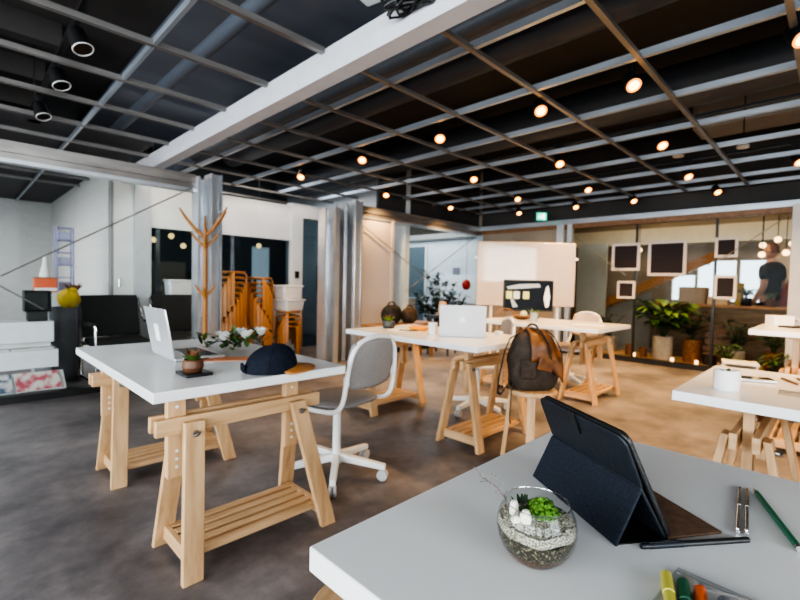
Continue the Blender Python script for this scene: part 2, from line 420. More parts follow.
stud(3.50, 3.66, 4.90, 5.06, 2.08); stud(3.665, 3.82, 4.88, 5.06, 2.13); stud(3.825, 3.96, 4.86, 5.06, 2.18)
trim(galv, 3.965, 4.06, 4.84, 5.06, 0, 2.24, .006); trim(galv, 4.065, 4.095, 4.83, 5.06, 0, 2.25, .004)
trim(galv, 3.62, 3.70, 4.84, 4.86, 0, 2.10)
trim(galv, 7.20, 7.30, 4.90, 5.06, 0, 2.2)
# second bay room behind the glass
sbox('wall_bay', wall_cool, 8.6, 8.7, 5.06, 11, 0, 2.22)
sbox('wall_bay_end', wall_cool, 5.3, 8.7, 10.4, 10.5, 0, 3.3)
trim(wall_grey, 8.5, 8.7, 5.06, 11, 2.22, 2.35)
d3 = struct(MB().box(8.585, 7.92, 1.03, .03, .62, 2.05).build('door_3', glass_dark, bevel=.003))
MB().box(8.575, 7.58, 1.04, .05, .06, 2.08).build('door_frame', wall_white, d3); MB().box(8.575, 8.26, 1.04, .05, .06, 2.08).build('door_frame', wall_white, d3)
sbox('wall_right_bay', wall_tan, 7.24, 10, 5.0, 5.06, 0, 3.3)
# right hand glass wall at x = 7.2
trim(bar_blue, 7.13, 7.27, -4.6, 5.0, 2.13, 2.21, .004)
trim(brownwood, 7.15, 7.26, -4.6, 5.0, 2.06, 2.13)
trim(black_plastic, 7.14, 7.26, -4.6, 4.9, 0, .07)
trim(cardboard, 7.26, 8.0, -.2, 4.9, 0, .055)
sbox('wall_right_stub', wall_tan, 7.16, 7.26, 3.42, 4.9, .07, 2.06)
trim(galv, 7.14, 7.22, 3.30, 3.42, .07, 2.2); trim(galv, 7.14, 7.22, 3.16, 3.24, .07, 2.2)
for i, (x, y, z) in enumerate(((2.17, 7.5, 1.68), (2.61, 7.5, 1.62), (2.43, 7.5, 1.76), (3.91, 7.5, 1.72))):  # glowing balls on cords stand for spotlight reflections in the interior glass
    t = thing('pendant_lamp', 'small warm pendant lamp behind the interior window, %s' % ('leftmost', 'third from the left', 'second from the left', 'rightmost')[i], 'lamp', (x, y, z), 0, 'pendant lamps behind the interior window')
    MB().ball((0, 0, 0), .045, n=14).build('reflection_ball', lamp_soft, t); MB().cyl((0, 0, .03), (0, 0, 3.3 - z), .006, n=6).build('cord', black_plastic, t)
for y0, y1 in ((2.20, 3.16), (1.22, 2.18), (.45, 1.20), (-1.0, .30)): pane(glass, 'y', 7.2, y0, y1, .07, 2.06)
trim(black_plastic, 7.18, 7.22, 2.178, 2.203, .07, 2.06); trim(black_plastic, 7.18, 7.22, 1.192, 1.220, .07, 2.06)
trim(mat('column_pale', (.62, .58, .54), .5), 7.08, 7.26, .30, .45, 0, 2.15, .006)
sbox('wall_right_end', wall_tan, 7.16, 7.26, -4.6, -1.0, .07, 2.06)
# the space beyond it
FW = [(.86, 1.31, .90, 1.65), (1.36, 1.96, .90, 1.65), (1.99, 2.38, .90, 1.38)]
wall_holes('wall_far_right', wall_tan, 'y', 10.05, .1, -4.6, 11, 0, 3.3, FW)
day = emit_mat('overcast_daylight_pane', (.86, .94, 1.0), 1.5)
for (a, b_, c, d) in FW: pane(glass, 'y', 10.05, a, b_, c, d)
trim(cream, 9.80, 10.0, .2, 4.3, 1.98, 2.3)
sbox('wall_beige', wall_beige, 9.93, 9.99, -2.5, .84, 0, 1.98)
sbox('wall_white_slab', mat('pale_green_white', (.50, .51, .47), .6), 8.72, 8.78, 3.17, 3.72, 0, 1.94)

# ------------------------------------------------------------------ ceiling grid, beam, ducts
for k, x in enumerate((-3.6, -2.12, -.64, .834)):
    if k >= 4 or True: trim(bar_blue, x - .011, x + .011, -4.6, 10.8, 2.435, 2.472)
for x in (2.10, 2.83, 3.56, 4.29, 5.06, 5.79, 6.52, 7.06):
    trim(bar_blue, x - .015, x + .015, -4.6, 6.2 if x < 4.5 else 5.0, 2.436, 2.478)
for k in range(-7, 12):
    y = .885 + .66 * k
    trim(bar_dark, -4, 1.54, y - .017, y + .017, 2.43, 2.462)
    trim(bar_dark, 1.66, 7.1 if y < 5 else 4.55, y - .015, y + .015, 2.425, 2.45)
trim(beam_white, 1.545, 1.655, -4.6, 6.25, 2.30, 2.455)
trim(ceil_daylit, 1.30, 2.55, -4.6, 8, 3.2, 3.3); trim(ceil_daylit, 2.45, 2.55, -4.6, 8, 2.75, 3.2)
trim(mat('left_room_ceiling', (.07, .07, .075), .8), -4, 1.5, 5.15, 10.9, 2.49, 2.52)
ntrim[0] += 1
b = MB()
for y in range(-4, 8): b.box(-1.6, y * 1.0, 3.2, 4.6, .14, .2)
struct(b.build('trim_%d' % ntrim[0], ceil_dark))
def pipe(name, label, pts, r, m, n=20):
    return tag(MB().tube(pts, r, n).build(name, m), label, 'pipe' if 'pipe' in name else 'duct')
pipe('ceiling_pipe', 'blue-grey round pipe above the left half of the ceiling grid', [(1.36, -4, 2.82), (1.36, 6.1, 2.82)], .055, pipe_grey)
pipe('ceiling_duct', 'thick black round duct above the grid just right of the white beam', [(2.80, -4, 2.82), (2.80, 6.2, 2.82)], .13, duct_m)
pipe('ceiling_duct', 'thin black duct between the thick duct and the white beam', [(2.30, -4, 2.72), (2.30, 6.2, 2.72)], .06, duct_m)
pipe('ceiling_pipe', 'bent conduit on the dark ceiling at the upper left', [(.1, 2.3, 3.15), (.1, 3.1, 3.15), (.1, 3.25, 3.12), (.1, 3.3, 3.0), (.05, 3.32, 2.6)], .022, pipe_grey, 10)
pipe('ceiling_duct', 'square-looking dark duct over the back tables', [(4.7, -4, 2.95), (4.7, 8, 2.95)], .2, duct_m)
for i, (x, y, w, d) in enumerate(((6.3, .4, .5, 1.8),)):
    o = MB().box(0, 0, 0, w, d, .34).build('ventilation_box', ceil_daylit if i else wall_grey, bevel=.01); o.location = (x, y, 3.12)
    tag(o, ('long dull brown ventilation box near the right end of the ceiling', 'dark square ventilation box above the middle table')[i], 'ventilation box')

# ------------------------------------------------------------------ lights on tracks
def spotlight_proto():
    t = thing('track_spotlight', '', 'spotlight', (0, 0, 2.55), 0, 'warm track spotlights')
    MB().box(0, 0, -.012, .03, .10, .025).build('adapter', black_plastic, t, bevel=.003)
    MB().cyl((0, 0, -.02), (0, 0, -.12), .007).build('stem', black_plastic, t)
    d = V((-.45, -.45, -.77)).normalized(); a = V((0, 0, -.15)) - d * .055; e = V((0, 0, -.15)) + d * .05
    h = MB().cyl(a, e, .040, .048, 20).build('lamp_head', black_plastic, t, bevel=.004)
    MB().cyl(e + d * .0005, e + d * .003, .044, .044, 20).build('halo_disc', emit_mat('lamp_halo_glow', (1, .34, .05), 2.2), h)  # glowing disc imitates the soft orange halo around the lens
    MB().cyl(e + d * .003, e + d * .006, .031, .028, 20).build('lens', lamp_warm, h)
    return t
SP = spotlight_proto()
tracks = {3.02: ('near', [4.74, 3.59, 2.55, 1.61, .99, .21, -.9, -1.9]), 4.44: ('second', [4.73, 3.2, 2.13, 1.19, .15]),
          5.84: ('third', [4.66, 3.42, 2.40, 1.285, .36]), 6.98: ('far', [4.05, 3.05, 2.2, 1.2])}
OR = ['first', 'second', 'third', 'fourth', 'fifth', 'sixth', 'unseen seventh', 'unseen added eighth']
RW = {'near': 'on the track nearest the white beam', 'second': 'on the mid-room track', 'third': 'on the track over the monitor desk', 'far': 'on the track along the glass wall'}
first = True
for x, (nm, ys) in tracks.items():
    tr = MB().box(x, .2, 2.562, .034, 9.4, .022).build('lighting_track', black_plastic)
    tag(tr, 'black lighting track ' + {'near': 'nearest the white beam', 'second': 'over the middle of the room', 'third': 'over the back tables', 'far': 'along the right-hand glass wall'}[nm], 'lighting track')
    for i, y in enumerate(ys):
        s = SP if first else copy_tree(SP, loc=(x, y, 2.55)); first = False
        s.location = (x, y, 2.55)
        s['label'] = 'glowing spotlight %s, %s from the far end' % (RW[nm], OR[i])
        ld = bpy.data.lights.new('spot_beam', 'SPOT'); ld.energy = 56 * (1.7 if x > 6.5 else 2.6 if y < -.5 else 1); ld.color = (1, .60, .25); ld.spot_size = 2.2; ld.spot_blend = .8; ld.shadow_soft_size = .05  # out-of-frame spots are added and stronger, to warm the foreground desks
        lo = bpy.data.objects.new('spot_beam', ld); C.objects.link(lo); lo.location = (x - .035, y - .035, 2.31)
        lo.rotation_euler = Euler((.12, -.22, 0))
        if x > 6.5: ld.spot_size = 1.35; ld.energy = 130 if y < 3 else 70; lo.rotation_euler = Euler((0, .36, 0))
# unlit floodlights in the left bay
tag(MB().box(.52, 1.5, 2.575, .036, 9, .024).build('lighting_track', black_plastic), 'black lighting track carrying the unlit lamps in the left bay', 'lighting track')
def flood():
    t = thing('track_spotlight', '', 'spotlight', (0, 0, 2.565), 0, 'unlit black spotlights')
    MB().box(0, 0, -.012, .035, .12, .025).build('adapter', black_plastic, t, bevel=.003)
    MB().cyl((0, 0, -.02), (0, 0, -.07), .008).build('stem', black_plastic, t)
    d = V((.25, -.35, -.9)).normalized(); a = V((0, 0, -.07)) - d * .02; e = V((0, 0, -.07)) + d * .10
    h = MB().cyl(a, e, .045, .055, 24).build('lamp_head', black_plastic, t, bevel=.006)
    pr = []
    u = d.orthogonal().normalized(); w = d.cross(u)
    MB().tube([e + (u * math.cos(2 * PI * k / 24) + w * math.sin(2 * PI * k / 24)) * .052 for k in range(24)], .0035, 6, True).build('rim', white_metal, h)
    MB().cyl(e - d * .01, e + d * .0006, .040, .040, 20).build('lens', screen_m, h)
    return t
FL = flood()
for i, (y, w) in enumerate(((3.19, 'nearest'), (3.9, 'middle'), (4.76, 'farthest'))):
    f = FL if i == 0 else copy_tree(FL)
    f.location = (.52, y, 2.565); f['label'] = 'unlit black spotlight with pale rim, %s of three on the left track' % w
def detector(x, y, z, label):
    t = thing('smoke_detector', label, 'smoke detector', (x, y, z))
    MB().lathe([(.0, 0), (.05, 0), (.055, .012), (.05, .028), (0, .03)], n=20).build('cover', bulb_white, t)
    MB().cyl((0, 0, .03), (0, 0, 3.3 - z), .006).build('stem', black_plastic, t)
detector(.54, 5.25, 2.49, 'round white smoke detector below the three unlit spotlights')
detector(5.42, 1.28, 2.50, 'round pale detector left of the other, between spotlights at the right')
detector(5.47, .74, 2.50, 'round pale detector right of the other, near the right edge')
# projector hung above the white beam, with its cables
pj = thing('ceiling_projector', 'white projector hanging by the white beam at the top', 'projector', (1.44, 1.62, 2.50), .2)
MB().box(0, 0, .045, .20, .28, .09).build('housing', white_metal, pj, bevel=.012)
MB().cyl((-.08, -.14, .045), (-.08, -.16, .045), .03).build('lens', screen_m, pj)
MB().cyl((0, 0, .09), (0, 0, .8), .02).build('mount_pole', white_metal, pj)
cb = MB()
for k in range(9):
    p = V((1.50 + rnd.uniform(-.02, .02), 1.45 + rnd.uniform(-.06, .06), 2.415)); pts = []
    for i in range(14):
        a = i / 13 * 2 * PI * 1.2 + k
        pts.append(p + V((.035 * math.cos(a), .10 * math.cos(a * .9 + k), .03 * math.sin(a) - .02 * abs(math.sin(a * .5 + k)))))
    cb.tube(pts, .006, 6)
cb.tube([(1.47, 1.66, 2.5), (1.49, 1.60, 2.42), (1.50, 1.5, 2.40), (1.50, 1.40, 2.43)], .007, 6)
tag(cb.build('cable_coil', black_plastic), 'tangled bundle of black cables on the white beam', 'cable')
# exit sign
ex = thing('exit_sign', 'small green emergency exit sign hanging below the ceiling grid', 'exit sign', (6.85, 3.55, 2.25), -PI / 4)
ex.scale = (.8, .8, .8)
MB().box(0, 0, 0, .21, .035, .16).build('sign_box', exit_green, ex, bevel=.005)
b = MB()   # running-man pictogram and doorway
b.box(.035, -.0185, 0, .07, .002, .11)
b.ball((-.035, -.019, .042), .013, (1, .1, 1)); b.tube([(-.035, -.019, .025), (-.045, -.019, -.008), (-.02, -.019, -.025), (-.03, -.019, -.055)], .009, 6)
b.tube([(-.045, -.019, -.008), (-.065, -.019, -.03), (-.085, -.019, -.03)], .008, 6); b.tube([(-.037, -.019, .022), (-.015, -.019, .005), (-.002, -.019, .015)], .006, 6); b.tube([(-.037, -.019, .022), (-.06, -.019, .015), (-.068, -.019, -.005)], .006, 6)
b.build('pictogram', exit_white, ex)
MB().cyl((0, 0, .08), (0, 0, .45), .006).build('hanger', black_plastic, ex)

# bracing rods of the partitions
def rod(p, q, label): tag(MB().cyl(p, q, .006, n=8).build('bracing_cord', steel), label, 'bracing cord')
rod((.281, 4.93, 1.085), (1.83, 4.93, 2.08), 'thin dark bracing cord rising from left to right across the left glass bay')
rod((-.9, 4.93, 1.85), (.56, 4.93, .80), 'thin bracing cord falling to the right at the left edge of the photo')
rod((4.12, 4.93, 1.95), (6.04, 4.93, .96), 'thin bracing cord falling to the right across the pale panel')
rod((5.04, 4.90, .96), (7.19, 4.90, 2.16), 'thin bracing cord rising to the right before the plants bay')
rod((7.13, 3.12, 1.93), (7.13, 2.30, 1.29), 'thin bracing cord beside the whiteboard falling to the right')
rod((7.13, .46, 2.05), (7.13, 1.15, 1.50), 'thin bracing cord next to the pale column at the right')

# ------------------------------------------------------------------ trestle desks
TOPZ = .73; TH = .036
def trestle_part(parent, y, xc, asym=False, cut=TOPZ - TH):
    """one adjustable pine trestle: rails, posts, four legs and a slatted shelf. xc,y = its centre on the floor"""
    O = V((xc, y, 0))
    ry = -.05 if asym else 0
    rx0, rx1 = (-.395, .300) if asym else (-.35, .35)
    b = MB()
    for s in (-1, 1): b.box(xc + (rx0 + rx1) / 2, y + ry + s * .033, .56, rx1 - rx0, .024, .060)
    tr = b.build('trestle', wood_x, parent, bevel=.003)
    feet = {}
    if asym: legs = [((-.295, -.17), (-.272, -.118)), ((.295, -.18), (.165, -.118)), ((-.295, .16), (-.27, .02)), ((.295, .19), (.235, .035))]
    else: legs = [((-.30, -.17), (-.285, -.06)), ((.30, -.17), (.285, -.06)), ((-.30, .17), (-.285, .06)), ((.30, .17), (.285, .06))]
    for k, (f, t) in enumerate(legs):
        zt = .575
        p = O + V((f[0], f[1], 0)); q = O + V((t[0], t[1], zt))
        lg = MB().plank(p, q, .074, .026).build('leg', wood_z, tr, bevel=.003)
        if k < 2:
            bolt = q + (p - q) * .07 + V((0, -.014, 0))
            bb = MB().cyl(bolt, bolt + V((0, -.012, 0)), .011, n=12).tube([bolt + V((-.012, -.012, -.006)), bolt + V((0, -.02, 0)), bolt + V((.012, -.012, .004))], .004, 6)
            bb.build('wing_bolt', steel, lg)
    for px in ((-.315, .17) if asym else (-.22, .22)):
        b = MB().box(xc + px, y + ry, (.36 + cut - .018) / 2, .064, .034, cut - .018 - .36)
        po = b.build('post', wood_z, tr, bevel=.002)
        for z in (.40, .43, .46, .625, .655):
            MB().cyl((xc + px, y + ry - .0171, z), (xc + px, y + ry - .0178, z), .006, n=10).build('peg_hole', white_ceramic, po)
    MB().box(xc + (rx0 + rx1) / 2, y + ry, cut - .0095, .60, .085, .017).build('top_rail', wood_x, tr, bevel=.002)
    for sx in (-1, 1):
        MB().box(xc + sx * .287, y, .062, .022, .28, .056).build('shelf_bearer', wood_y, tr, bevel=.002)
    for j in range(5):
        yy = -.115 + j * .0575
        MB().box(xc, y + yy, .080, .552, .036, .022).build('slat', wood_x, tr, bevel=.002)
    return tr
def desk(name, label, x0, x1, y0, y1, trestles, group='white trestle desks', top=TOPZ):
    t = thing(name, label, 'desk', ((x0 + x1) / 2, (y0 + y1) / 2, 0), 0, group)
    ox, oy = t.location.x, t.location.y
    MB().box(0, 0, top - TH / 2, x1 - x0, y1 - y0, TH).build('tabletop', white_top, t, bevel=.0025)
    for (y, xc, asym) in trestles: trestle_part(t, y - oy, xc - ox, asym, top - TH)
    return t
desk('trestle_desk', 'white trestle desk holding the navy cap and open laptop, at the left', .447, 1.225, 1.545, 2.80, [(1.79, .895, True), (2.80, .895, True)])
desk('trestle_desk', 'white trestle desk with the laptop lid facing the camera, mid-room', 2.19, 2.97, 1.52, 2.77, [(1.80, 2.72, False), (2.86, 2.74, False)])
desk('trestle_desk', 'white trestle desk in front of the whiteboard, holding the monitor', 4.0, 4.85, 1.50, 2.80, [(1.745, 4.50, False), (2.64, 4.43, False)])
desk('trestle_desk', 'white desk in the foreground with the tablet and glass terrarium', .347, 1.16, -.78, .512, [(.22, .735, False), (-.55, .735, False)])
desk('trestle_desk', 'white trestle desk at the right edge with the white round pot', 1.86, 2.66, -.85, .425, [(.22, 2.31, False), (-.6, 2.31, False)])
desk('trestle_desk', 'raised white trestle desk at the far right with a white box on it', 3.90, 4.68, -.80, .445, [(.20, 4.27, False), (-.5, 4.27, False)], top=.835)

# ------------------------------------------------------------------ task chairs
def task_chair(label, loc, rz, ang=0, seat_m=grey_fabric):
    """faces local -x (back rest at +x)"""
    t = thing('task_chair', label, 'chair', loc, rz, 'task chairs')
    # base: five arms and casters
    b = MB().cyl((0, 0, .075), (0, 0, .135), .034, .026, 16)
    base = b.build('base', white_metal, t)
    for k in range(5):
        a = ang + k * 2 * PI / 5; d = V((math.cos(a), math.sin(a), 0)); p = d * .29
        s = V((-d.y, d.x, 0))
        ab = MB().hexa([d * .02 + s * .02 + V((0, 0, .085)), d * .02 - s * .02 + V((0, 0, .085)), p - s * .016 + V((0, 0, .062)), p + s * .016 + V((0, 0, .062))],
                       [d * .02 + s * .02 + V((0, 0, .128)), d * .02 - s * .02 + V((0, 0, .128)), p - s * .016 + V((0, 0, .092)), p + s * .016 + V((0, 0, .092))])
        ab.build('base_arm', white_metal, base, bevel=.004)
        c = d * .275 + V((0, 0, .031))
        cs = MB().cyl(c - s * .02, c - s * .005, .03, n=18).cyl(c + s * .005, c + s * .02, .03, n=18)
        cs.cyl(c - s * .012, c + s * .012, .012, n=10).cyl(c + V((0, 0, .01)), c + V((0, 0, .04)), .008, n=8)
        cs.build('caster', mat('caster_grey', (.50, .50, .51), .4), base, bevel=.003)
    MB().cyl((0, 0, .12), (0, 0, .40), .023, n=18).build('column', white_metal, t)
    MB().cyl((0, 0, .37), (0, 0, .42), .03, .05, 16).build('lift_collar', black_plastic, t)
    # seat: rounded pad
    def super_(u, v):
        a = 2 * PI * u; e = .62
        cx = math.copysign(abs(math.cos(a)) ** e, math.cos(a)); cy = math.copysign(abs(math.sin(a)) ** e, math.sin(a))
        return cx, cy
    b = MB(); n = 36
    rings = []
    for (k, z) in ((.0, .432), (.8, .432), (.97, .436), (1.0, .447), (.96, .458), (.7, .463), (0, .460)):
        pts = []
        for i in range(n):
            cx, cy = super_(i / n, 0); pts.append(V((cx * .205 * k - .01, cy * .205 * k, z - (.012 * max(0, -cx) ** 2 * k))))
        rings.append(pts)
    vr = [[b.bm.verts.new(p) for p in r] for r in rings]
    for a_, c_ in zip(vr, vr[1:]):
        for i in range(n): b.bm.faces.new((a_[i], a_[(i + 1) % n], c_[(i + 1) % n], c_[i]))
    bmesh.ops.remove_doubles(b.bm, verts=b.bm.verts[:], dist=1e-5)
    b.build('seat', seat_m, t, ang=60)
    # frame: loop under the seat rising round the back rest
    H = .80; w = .20; pts = []
    half = [V((-.17, .19, .418)), V((-.06, .205, .420)), V((.08, .21, .424)), V((.16, .212, .434)), V((.205, .212, .462)), V((.228, .211, .51)), V((.24, .208, .58)), V((.25, .202, .66)), V((.258, .186, .73)), V((.264, .15, .78)), V((.268, .09, .806)), V((.27, .03, .814))]
    loop = half + [V((p.x, -p.y, p.z)) for p in reversed(half)]
    fine = []
    for i in range(len(loop) - 1):
        p0, p1, p2, p3 = loop[max(i - 1, 0)], loop[i], loop[i + 1], loop[min(i + 2, len(loop) - 1)]
        for j in range(4):
            q = j / 4; fine.append(.5 * ((2 * p1) + (p2 - p0) * q + (2 * p0 - 5 * p1 + 4 * p2 - p3) * q * q + (3 * p1 - p0 - 3 * p2 + p3) * q ** 3))
    fine.append(loop[-1])
    fr = MB().tube(fine, .0125, 10)
    fr.tube([(-.15, .19, .418), (-.165, .10, .416), (-.168, 0, .415), (-.165, -.10, .416), (-.15, -.19, .418)], .011, 8)
    fr.box(0, 0, .418, .16, .40, .012)
    fr.build('frame', white_metal, t)
    # back rest
    b = MB(); nu, nv = 18, 14
    def outl(u, v):
        a = -1 + 2 * u; c = -1 + 2 * v
        # square to rounded square
        m = .42; yy = a * math.sqrt(1 - m * c * c / 2); zz = c * math.sqrt(1 - m * a * a / 2)
        y = yy * .192; z = .672 + zz * .130
        x = .222 + (z - .5) * .15 + .028 * (abs(y) / .19) ** 2 * -1 + .012
        return V((x, y, z))
    b.grid(outl, nu, nv)
    bk = b.build('backrest', seat_m, t, solid=.022, ang=60)
    for s in (-1, 1): MB().box(.238, s * .203, .60, .03, .016, .045).build('clip', white_metal, bk, bevel=.004)
    return t
task_chair('grey upholstered task chair with white star base beside the cap desk', (1.535, 2.005, 0), math.radians(-79), .35)
task_chair('grey task chair tucked behind the middle desk with the laptop', (3.22, 2.22, 0), math.radians(-45), .2)
task_chair('pale task chair on the far side of the monitor desk', (4.86, 2.13, 0), math.radians(-20), .6, mat('beige_weave', (.55, .45, .37), .8))

# ------------------------------------------------------------------ stool with backpack
def disc_stool(label, loc, rz, H, R, m_seat, m_leg, legs=4, splay=.03, group=None):
    t = thing('wooden_stool', label, 'stool', loc, rz, group)
    MB().lathe([(0, H - .026), (R - .006, H - .026), (R, H - .02), (R, H - .006), (R - .006, H), (0, H)], n=40).build('seat', m_seat, t)
    for k in range(legs):
        a = 2 * PI * k / legs; d = V((math.cos(a), math.sin(a), 0)); s = V((-d.y, d.x, 0))
        r0 = R - .03; p = d * (r0 + splay); q = d * r0
        b = MB()
        for (c0, c1, z0, z1) in ((p, q, 0, H - .026),):
            o = [(-1, -1), (1, -1), (1, 1), (-1, 1)]
            b.hexa([c0 + s * (.024 * i) + d * (.013 * j) + V((0, 0, z0)) for i, j in o], [c1 + s * (.024 * i) + d * (.013 * j) + V((0, 0, z1)) for i, j in o])
        b.build('leg', m_leg, t, bevel=.003)
    return t
disc_stool('round pine stool under the brown backpack', (2.48, 1.312, 0), math.radians(28), .478, .150, wood_x, wood_z, splay=.045)
disc_stool('round pine stool beside the near corner of the foreground desk', (.60, .615, 0), .4, .45, .155, wood_x, wood_z, splay=.03)
bp = thing('backpack', 'brown canvas backpack with tan leather flap sitting on the stool', 'backpack', (2.485, 1.317, .478), math.radians(-42)); bp.scale = (.80, .80, .84)
def blob(fn, n=24, m=14):
    b = MB()
    b.grid(lambda u, v: fn(u, v), n, m); bmesh.ops.remove_doubles(b.bm, verts=b.bm.verts[:], dist=1e-4); return b
def bag(u, v):
    a = 2 * PI * u; t = v
    e = .55; cx = math.copysign(abs(math.cos(a)) ** e, math.cos(a)); cy = math.copysign(abs(math.sin(a)) ** e, math.sin(a))
    pr = [(0, 0), (.85, .0), (1.0, .04), (1.05, .12), (1.03, .20), (.98, .27), (.90, .33), (.74, .385), (.45, .415), (0, .42)]
    f = t * (len(pr) - 1); i = min(int(f), len(pr) - 2); q = f - i
    r = pr[i][0] * (1 - q) + pr[i + 1][0] * q; z = pr[i][1] * (1 - q) + pr[i + 1][1] * q
    wob = 1 + .035 * math.sin(3 * a + z * 25) + .025 * math.sin(5 * a - z * 31)
    return V((cx * .172 * r * wob, cy * .118 * r * wob + .10 * max(0, z - .2) * -.3, z))
bo = blob(bag, 40, 18).build('bag_body', brown_canvas, bp, ang=80, sub=1)
def flap(u, v):  # leather flap thrown over the top right
    x = -.06 + .24 * u
    t = v
    path = [(.10, .30), (.06, .40), (-.01, .437), (-.085, .41), (-.145, .33), (-.15, .22)]
    f = t * (len(path) - 1); i = min(int(f), len(path) - 2); q = f - i
    y = path[i][0] * (1 - q) + path[i + 1][0] * q; z = path[i][1] * (1 - q) + path[i + 1][1] * q
    return V((x, y, z - .16 * max(0, u - .35) ** 1.6 * (1.2 + .8 * v) + .010 * math.sin(9 * u + 5 * v)))
MB().grid(flap, 14, 18).build('leather_flap', tan_leather, bp, solid=.012, ang=80)
MB().box(.05, -.156, .20, .12, .012, .10, rotm(.12, .25, 0)).build('front_pocket', tan_leather, bp, bevel=.01)
MB().box(-.07, -.128, .16, .12, .03, .14, rotm(.05, 0, 0)).build('front_pocket', brown_canvas, bp, bevel=.012)
def strap(pts, w, nm, m):
    b = MB(); L = [V(p) for p in pts]
    b.grid(lambda u, v: (lambda f: (lambda i, q: L[i] * (1 - q) + L[i + 1] * q)(min(int(f), len(L) - 2), f - min(int(f), len(L) - 2)))(u * (len(L) - 1)) + V((0, w * (v - .5), 0)) + V((w * .4 * (v - .5), 0, 0)), (len(L) - 1) * 3, 2)
    return b.build(nm, m, bp, solid=.008, ang=80)
strap([(-.10, .02, .40), (-.17, .02, .36), (-.21, .01, .27), (-.235, .0, .17), (-.26, -.01, .06), (-.265, -.02, -.03), (-.245, -.03, -.04), (-.20, -.03, 0.02), (-.165, -.03, .07)], .055, 'shoulder_strap', black_fabric)
strap([(-.16, -.06, .04), (-.175, -.07, .0), (-.18, -.07, -.10), (-.185, -.07, -.20), (-.175, -.07, -.24)], .025, 'loose_strap', brown_canvas)
MB().tube(arc((0, .02, .42), .045, 0, PI, 8, (1, 0, 0), (0, 0, 1)), .009, 8).build('carry_loop', brown_canvas, bp)
strap([(.0, .10, .36), (-.02, .0, .447), (.03, -.10, .42), (.07, -.165, .33), (.08, -.172, .24)], .026, 'flap_strap', black_fabric)
strap([(.10, .08, .36), (.10, .0, .425), (.13, -.09, .385), (.16, -.155, .29), (.165, -.16, .22)], .024, 'flap_strap', black_fabric)
MB().ball((.165, -.02, .16), .06, (.8, 1, 1.1), 12).build('side_pouch', brown_canvas, bp)

# ------------------------------------------------------------------ laptops
def laptop(label, loc, rz, w=.325, d=.225, tilt=14, body=alu, logo='rect'):
    """lid at y=0 leaning to -y, seen from -y; base runs to +y"""
    t = thing('laptop', label, 'laptop', loc, rz, 'open laptops')
    MB().box(0, d / 2, .008, w, d, .014).build('base', body, t, bevel=.004)
    MB().box(0, d * .62, .0155, w * .86, d * .5, .001).build('keyboard', black_plastic, t)
    a = math.radians(tilt); M = Matrix.Translation((0, 0, .012)) @ rotm(a, 0, 0)
    lid = MB().box(0, 0, d / 2, w, .008, d).move(M).build('lid', body, t, bevel=.0035)
    MB().box(0, .0045, d / 2 + .004, w * .94, .001, d * .88).move(M).build('screen', screen_m, lid)
    if logo == 'rect':
        MB().box(-.01, -.0045, d * .48, .062, .001, .080).move(M).build('sticker', paper, lid, bevel=.004)
    else:
        b = MB(); out = []   # apple-shaped emblem with a bite and a leaf
        for k in range(40):
            q = 2 * PI * k / 40; r = .0225 * (1 + .06 * math.cos(2 * q) - .10 * math.exp(-((q - PI / 2) / .35) ** 2) - .10 * math.exp(-((q - 3 * PI / 2) / .3) ** 2))
            x, z = r * math.cos(q), r * math.sin(q)
            dx, dz = x - .026, z - .004
            dist = math.hypot(dx, dz)
            if dist < .011: x, z = .026 + dx / dist * .011, .004 + dz / dist * .011
            out.append(V((x, -.0041, d * .52 + z)))
        b.poly(out, (0, -.0008, 0))
        b.poly([V((.000, -.0041, d * .52 + .024)), V((.007, -.0041, d * .52 + .026)), V((.011, -.0041, d * .52 + .036)), V((.004, -.0041, d * .52 + .033))], (0, -.0008, 0))
        b.move(M).build('emblem', mat('emblem_white', (.80, .82, .85), .25), lid)
    return t
laptop('open silver laptop with a white rectangle on its lid, on the cap desk', (.688, 2.225, TOPZ), -PI / 2 - .02, logo='rect', tilt=10)
laptop('open silver laptop seen from behind on the middle desk', (2.535, 1.885, TOPZ), math.radians(-56), body=mat('pale_silver', (.56, .575, .61), .45, .25), logo='apple', tilt=8, d=.215)

# ------------------------------------------------------------------ things on the left desk
cp = thing('baseball_cap', 'navy cap with a tan brim on the left desk', 'cap', (.905, 1.635, TOPZ), math.radians(-18))
def crown(u, v):
    a = 2 * PI * u; t = v * PI / 2
    z = .105 * math.sin(t) ** .9; r = math.cos(t) ** .75
    return V((.105 * r * math.cos(a) * (1 + .05 * math.cos(a)) + .012 * math.sin(t), .088 * r * math.sin(a), z + .006 * math.cos(a) * math.sin(t) + .002))
b = MB().grid(crown, 36, 12); bmesh.ops.remove_doubles(b.bm, verts=b.bm.verts[:], dist=1e-4)
cr = b.build('crown', navy_denim, cp, ang=80)
MB().ball((.014, 0, .108), .007).build('button', navy_denim, cr)
b = MB()
for k in range(6):
    a = 2 * PI * k / 6 + .3
    b.tube([crown(a / 2 / PI, q / 10) * 1.004 for q in range(10)], .0013, 5)
b.build('seam', navy_denim, cr)
MB().box(-.104, 0, .022, .012, .06, .03).build('closure_strap', navy_denim, cp, bevel=.004)
def brim(u, v):
    a = (-1 + 2 * u) * 1.15; r0 = .09; r1 = .09 + .085 * math.cos(a * 1.1) ** .6 if abs(a) < 1.4 else r0
    r = r0 + (r1 - r0) * v
    return V((r * math.cos(a) * 1.07, r * math.sin(a) * .93, .012 + .012 * math.cos(a * 1.3) * (1 - v) ** 2 - .004 * v - .010 * (u * 2 - 1) ** 2 + .006))
MB().grid(brim, 20, 6).build('brim', mat('tan_brim', (.42, .17, .045), .6), cp, solid=.005, ang=80)

